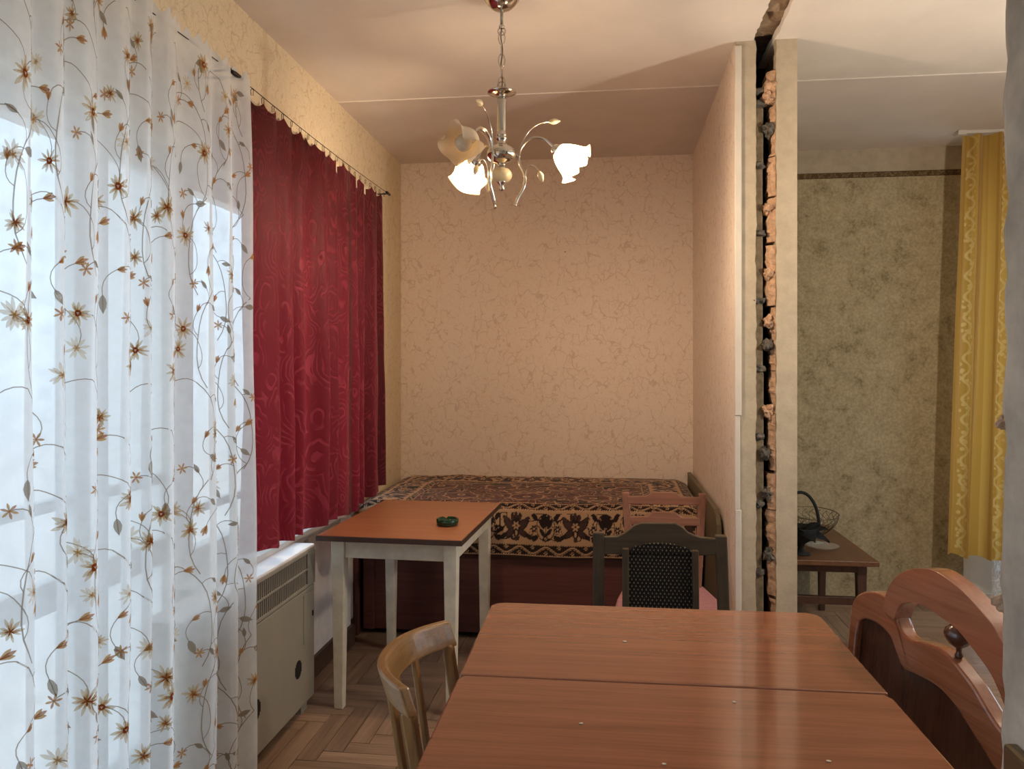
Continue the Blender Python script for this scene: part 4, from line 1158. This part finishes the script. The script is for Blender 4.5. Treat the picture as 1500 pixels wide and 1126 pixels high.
em=[MB() for _ in range(1)][0]     # embroidery: one mesh, several thread colours
BEI,GOL,RUS,WHI,VIN,LEA,BUD,PAL=range(8)
def put_poly(pts2, mi, push=.0016):
    vs=[tulle_pt(s,z,push) for s,z in pts2]; em.add(vs,[tuple(range(len(vs)))],mi)
def fan(c, pts2, mi, push=.0016):
    vs=[tulle_pt(c[0],c[1],push)]+[tulle_pt(s,z,push) for s,z in pts2]; n=len(pts2)
    em.add(vs,[(0,1+i,1+(i+1)%n) for i in range(n)],mi)
def stroke(pts2, w, mi, push=.0014):
    vs=[];fs=[]
    for i,(s,z) in enumerate(pts2):
        a=pts2[max(0,i-1)];b=pts2[min(len(pts2)-1,i+1)]; dx,dz=b[0]-a[0],b[1]-a[1]; l=math.hypot(dx,dz) or 1
        k=w/2; vs += [tulle_pt(s-dz/l*k,z+dx/l*k,push),tulle_pt(s+dz/l*k,z-dx/l*k,push)]
    for i in range(len(pts2)-1): fs.append((2*i,2*i+1,2*i+3,2*i+2))
    em.add(vs,fs,mi)
R_=random.Random(3)
def petal(c,a,L,w,mi,push,r0=0):
    ca,sa=math.cos(a),math.sin(a); pts=[]
    for u,k in ((r0/L,.35),(.35,.8),(.62,1),(.85,.62),(1,.12),(1,-.12),(.85,-.62),(.62,-1),(.35,-.8),(r0/L,-.35)):
        pts.append((c[0]+ca*L*u-sa*w*k, c[1]+sa*L*u+ca*w*k))
    put_poly(pts,mi,push)
def flower(c,R,kind=0):
    n=R_.choice((10,11,12,13)); a0=R_.uniform(0,6); pale = R_.random()<.33; b_=PAL if pale else BEI
    for k in range(n):
        a=a0+2*PI*k/n+R_.uniform(-.2,.2); L=R*R_.uniform(.72,1.12)
        petal(c,a,L,R*R_.uniform(.10,.15),b_,.0016)
        if not pale: petal(c,a+R_.uniform(-.1,.1),L*R_.uniform(.55,.72),R*.05,GOL,.0022)
    if pale:
        for k in range(6): petal(c,a0+k*1.05,R*.3,R*.05,GOL,.0028)
    elif kind==0:
        pts=[(c[0]+R*.24*math.cos(2*PI*k/12)*(1+.12*math.cos(3*2*PI*k/12)),c[1]+R*.25*math.sin(2*PI*k/12)) for k in range(12)]; fan(c,pts,RUS,.0028)
        put_poly([(c[0]+R*.13*math.cos(PI/2+2*PI*k/3+PI),c[1]+R*.13*math.sin(PI/2+2*PI*k/3+PI)) for k in range(3)],WHI,.0034)
    else:
        for k in range(5): petal(c,a0+k*1.26,R*.36,R*.05,RUS,.0028)
def star(c,R):
    a0=R_.uniform(0,6)
    for k in range(6): petal(c,a0+2*PI*k/6,R,R*.16,BUD if k%2 else GOL,.0018)
def leaf2(c,a,L):
    ca,sa=math.cos(a),math.sin(a); w=L*.22
    up=[];
    for u,k in ((0,.05),(.2,.7),(.45,1),(.7,.75),(1,0),(.7,-.75),(.45,-1),(.2,-.7)): up.append((c[0]+ca*L*u-sa*w*k,c[1]+sa*L*u+ca*w*k))
    put_poly(up,LEA,.0018); stroke([c,(c[0]+ca*L,c[1]+sa*L)],.0016,VIN,.0024)
def bud(c,a,L):
    for d in (-.32,0,.32): petal((c[0],c[1]),a+d,L*(1 if d==0 else .85),L*.14,BUD if d==0 else GOL,.0018+.0004*(d==0))
def curl(c,a,L,turn,n=10):
    pts=[c]; s,z=c; st_=L/n
    for k in range(n):
        a += turn/n*(1+.6*math.sin(k)); s+=math.cos(a)*st_; z+=math.sin(a)*st_; pts.append((s,z))
    return pts,a
s0=arcs[int(NT*.30)]
def ok(p): return .02<p[0]<AL-.02 and .03<p[1]<TZT-.03
col=0
s=s0
while s<AL:
    z=-.1+ (.12 if col%2 else 0); a=PI/2
    # main climbing vine with alternating branches
    while z<TZT:
        side=1 if int(z*3.1+col)%2 else -1
        main,_=curl((s+.02*math.sin(z*7),z),PI/2+side*.7,.30,-side*1.4)
        main=[p for p in main if ok(p)]
        if len(main)>2: stroke(main,.0030,VIN)
        for (f,L,turn,what) in ((.25,.15,side*2.2,'flower'),(.5,.13,-side*2.6,'leafbud'),(.75,.12,side*2.8,'star'),(.95,.15,-side*2.0,'bud')):
            if len(main)<4: break
            p=main[min(len(main)-1,int(f*len(main)))]
            br,ae=curl(p,PI/2-side*R_.uniform(.6,1.3)*(1 if turn>0 else -1),L*R_.uniform(.8,1.15),turn*R_.uniform(.8,1.1))
            br=[q for q in br if ok(q)]
            if len(br)<4: continue
            stroke(br,.0022,VIN); e=br[-1]
            if what=='flower': flower(e,R_.uniform(.027,.036),0 if R_.random()<.7 else 1)
            elif what=='leafbud':
                leaf2(e,ae,R_.uniform(.034,.046)); q=br[len(br)//2]; bud(q,ae+1.6,.024)
            elif what=='star':
                star(e,.016); q=br[len(br)//2]; leaf2(q,ae-1.4,.03)
            else:
                bud(e,ae,.030)
                if R_.random()<.5: flower((e[0]+R_.uniform(-.03,.03),e[1]+.05) if ok((e[0],e[1]+.06)) and ok((e[0]+.04,e[1])) and ok((e[0]-.04,e[1])) else e,.024,1)
        z+=.255
    s+=.165; col+=1
eo=em.build('embroidery',[M[k] for k in ('th_beige','th_gold','th_rust','th_white','th_vine','th_leaf','th_bud','th_pale')],tulle,recalc=False)
eo['kind']='stuff'; eo['label']='brown and gold embroidered flowers and vines'

# ------------------------------------------------------------------ chandelier
CX,CY=-.371,2.659
ch = empty('chandelier',(CX,CY,0)); tag(ch,'three-armed chrome chandelier with flower-shaped glass shades, hanging on a chain','chandelier')
m=MB(); m.lathe([(.062,2.62),(.062,2.612),(.056,2.60),(.045,2.588),(.030,2.577),(.012,2.572),(.001,2.572)],(0,0,0),10); m.build('canopy',M['chrome'],ch)
m=MB(); m.lathe([(.006,2.575),(.006,2.522),(.010,2.520),(.010,2.512),(.001,2.512)],(0,0,0),14); m.build('rod',M['chrome'],ch)
def link(cz,h_,w,rot):
    m=MB(); pts=[]
    for k in range(18):
        a=2*PI*k/18; x=w*math.cos(a); z=cz+h_*math.sin(a); pts.append((x*math.cos(rot),x*math.sin(rot),z))
    m.tube(pts,.0022,6,closed=True); return m.build('chain_link',M['chrome'],ch)
link(2.501,.013,.013,.1)
zz=2.478
for k in range(5): link(zz,.0225,.0115,(k%2)*PI/2*.8+.3); zz-=.0385
link(2.312,.017,.015,.1)
m=MB(); m.tube([(.003*math.sin(z*60),.003*math.cos(z*50),z) for z in np.linspace(2.30,2.52,20)],.0022,6); m.build('cord',M['wire'],ch)
m=MB(); m.lathe([(.001,2.312),(.010,2.310),(.014,2.304),(.034,2.299),(.049,2.294),(.049,2.290),(.030,2.285),(.014,2.281),(.014,2.274),(.0155,2.270),(.0165,2.262),(.0165,2.16),(.0155,2.150),(.0185,2.148),(.0185,2.142),(.0155,2.140),(.0185,2.137),(.0185,2.131),(.0155,2.129),(.0145,2.118),(.020,2.112),(.040,2.102),(.050,2.088),(.051,2.076),(.046,2.064),(.032,2.054),(.015,2.049),(.013,2.040),(.018,2.034),(.018,2.030)],(0,0,0),32); m.build('stem',M['chrome'],ch)
m=MB()
pr_=[(.014,2.033),(.026,2.028),(.034,2.018),(.036,2.008),(.033,1.997),(.026,1.989),(.014,1.984)]; m.lathe(pr_,(0,0,0),28)
for i,v in enumerate(m.v):
    a=math.atan2(v[1],v[0]); k=1+.035*math.cos(12*a); m.v[i]=(v[0]*k,v[1]*k,v[2])
m.build('glass_ball',M['ivory'],ch)
m=MB(); m.lathe([(.016,1.988),(.016,1.982),(.009,1.976),(.008,1.968),(.010,1.964),(.009,1.957),(.001,1.955)],(0,0,0),20); m.build('finial',M['chrome'],ch)
def arm(angle, lit):
    ca,sa=math.cos(angle),math.sin(angle)
    def P(r,z,tw=0): return (ca*r-sa*tw, sa*r+ca*tw, z)
    ctrl=[(.047,1.909),(.058,1.935),(.074,1.963),(.081,1.992),(.075,2.020),(.062,2.046),(.059,2.072),(.066,2.100),(.082,2.122),(.104,2.135),(.128,2.137),(.150,2.129),(.168,2.113),(.178,2.102)]
    cs=bez([(a,b) for a,b in ctrl],4)
    m=MB(); m.tube([P(r,z) for r,z in cs],.0046,8); m.tube([P(.047,1.909),P(.045,1.904)],.006,8); a_=m.build('arm',M['chrome'],ch)
    m=MB(); m.tube([P(.046,2.082),P(.062,2.070)],.005,8); m.build('arm_joint',M['chrome'],ch)
    # bead sprays
    for cp,tip,dr in (([(.060,2.075),(.070,2.120),(.092,2.160),(.122,2.186),(.150,2.196),(.166,2.199)],(.166,2.199),(1,.08)),
                   ([(.074,1.975),(.080,2.005),(.084,2.027),(.096,2.040),(.111,2.038),(.122,2.026),(.128,2.014)],(.128,2.014),(.35,-1))):
        cs=bez(cp,5); m=MB(); tw=.012 if tip[1]>2.1 else -.010
        n_=len(cs); m.tube([P(r,z,tw*i/(n_-1)*2) for i,(r,z) in enumerate(cs)],[.0028-.0012*i/(n_-1) for i in range(n_)],6); sp_=m.build('spray',M['chrome'],ch)
        ax=Vector(P(dr[0],dr[1]))-Vector((0,0,0)); m=MB(); m.lathe([(.001,-.004),(.006,.0),(.0105,.010),(.0105,.016),(.007,.026),(.001,.036)],P(tip[0],tip[1],tw*2),14,axis=(ca*dr[0],sa*dr[0],dr[1])); m.build('bead',M['ivory'],sp_)
    # lamp holder and flower shade
    A=Vector((ca*.815,sa*.815,-.58)).normalized(); base=Vector(P(.176,2.104))
    m=MB(); m.lathe([(.001,-.004),(.010,-.003),(.017,.003),(.020,.012),(.021,.026),(.016,.028),(.001,.028)],base,20,axis=A); m.build('lamp_cup',M['chrome'],ch)
    u=Vector((0,0,1))-A*A.z; u.normalize(); w=A.cross(u)
    m=MB(); nu_,nv_=72,22; vs=[]; uv=[]
    for j in range(nv_):
        t=j/(nv_-1)
        for i in range(nu_):
            a=2*PI*i/nu_
            r=.020+.034*min(1,t*1.5)**.7+.004*math.sin(t*PI); hh=.016+.098*t
            if t>.60:
                q=(t-.60)/.40; lob=.5+.5*math.cos(4*a+.6)
                r += q**1.5*(.004+.026*lob); hh += q**1.6*(-.004-.016*lob+.014*(1-lob))
                r -= .010*q**3*(1-lob)
            vs.append(base+A*hh+(u*math.cos(a)+w*math.sin(a))*r)
    fs=[(j*nu_+i,j*nu_+(i+1)%nu_,(j+1)*nu_+(i+1)%nu_,(j+1)*nu_+i) for j in range(nv_-1) for i in range(nu_)]
    me=bpy.data.meshes.new('lamp_shade'); me.from_pydata(vs,[],fs); me.materials.append(M['shade'])
    ul=me.uv_layers.new(name='UVMap'); flat=[]
    for f in fs:
        ii=[k%nu_ for k in f]; base_i=min(ii)
        for k in f:
            x=k%nu_; x = nu_ if (x==0 and max(ii)==nu_-1) else x
            flat += [x/nu_*2, (k//nu_)/nv_*.05]
    ul.data.foreach_set('uv',flat); me.polygons.foreach_set('use_smooth',[True]*len(fs)); me.update()
    so=bpy.data.objects.new('lamp_shade',me); COL.objects.link(so); so.parent=ch
    m=MB(); m.lathe([(.012,.026),(.014,.040),(.022,.054),(.027,.070),(.026,.084),(.018,.095),(.001,.100)],base,16,axis=A); b_=m.build('bulb',M['bulb_on'] if lit else M['bulb_off'],ch)
    b_['label'] = 'lit light bulb' if lit else 'unlit light bulb'
y_=math.radians(7.19)
arm(y_, True); arm(y_+2*PI/3, True); arm(y_-2*PI/3, False)

# nail in the alcove wall
m=MB(); m.lathe([(.001,-.004),(.0035,-.004),(.0035,-.002),(.0015,-.002),(.0015,.010)],(-.275,YB-.006,2.05),10,axis=(0,1,0)); o=m.build('nail',M['steel_dark']); tag(o,'single dark nail in the patterned wallpaper of the alcove','nail')

# bare bulb that lights the side room (hangs outside the picture, to the right)
pl_=empty('pendant_lamp',(1.62,2.3,0)); tag(pl_,'bare light bulb hanging on a cord from the side-room ceiling','lamp')
m=MB(); m.tube([(0,0,H),(0,0,1.86)],.003,6); m.lathe([(.03,H),(.03,H-.02),(.001,H-.025)],(0,0,0),16); m.build('cord',M['black'],pl_)
m=MB(); m.lathe([(.001,1.87),(.016,1.87),(.018,1.82),(.001,1.82)],(0,0,0),16); m.build('socket',M['black'],pl_)
m=MB(); m.lathe([(.013,1.818),(.016,1.805),(.034,1.78),(.045,1.75),(.044,1.725),(.030,1.70),(.001,1.69)],(0,0,0),16); tag(m.build('bulb',M['bulb_side'],pl_),'lit light bulb')
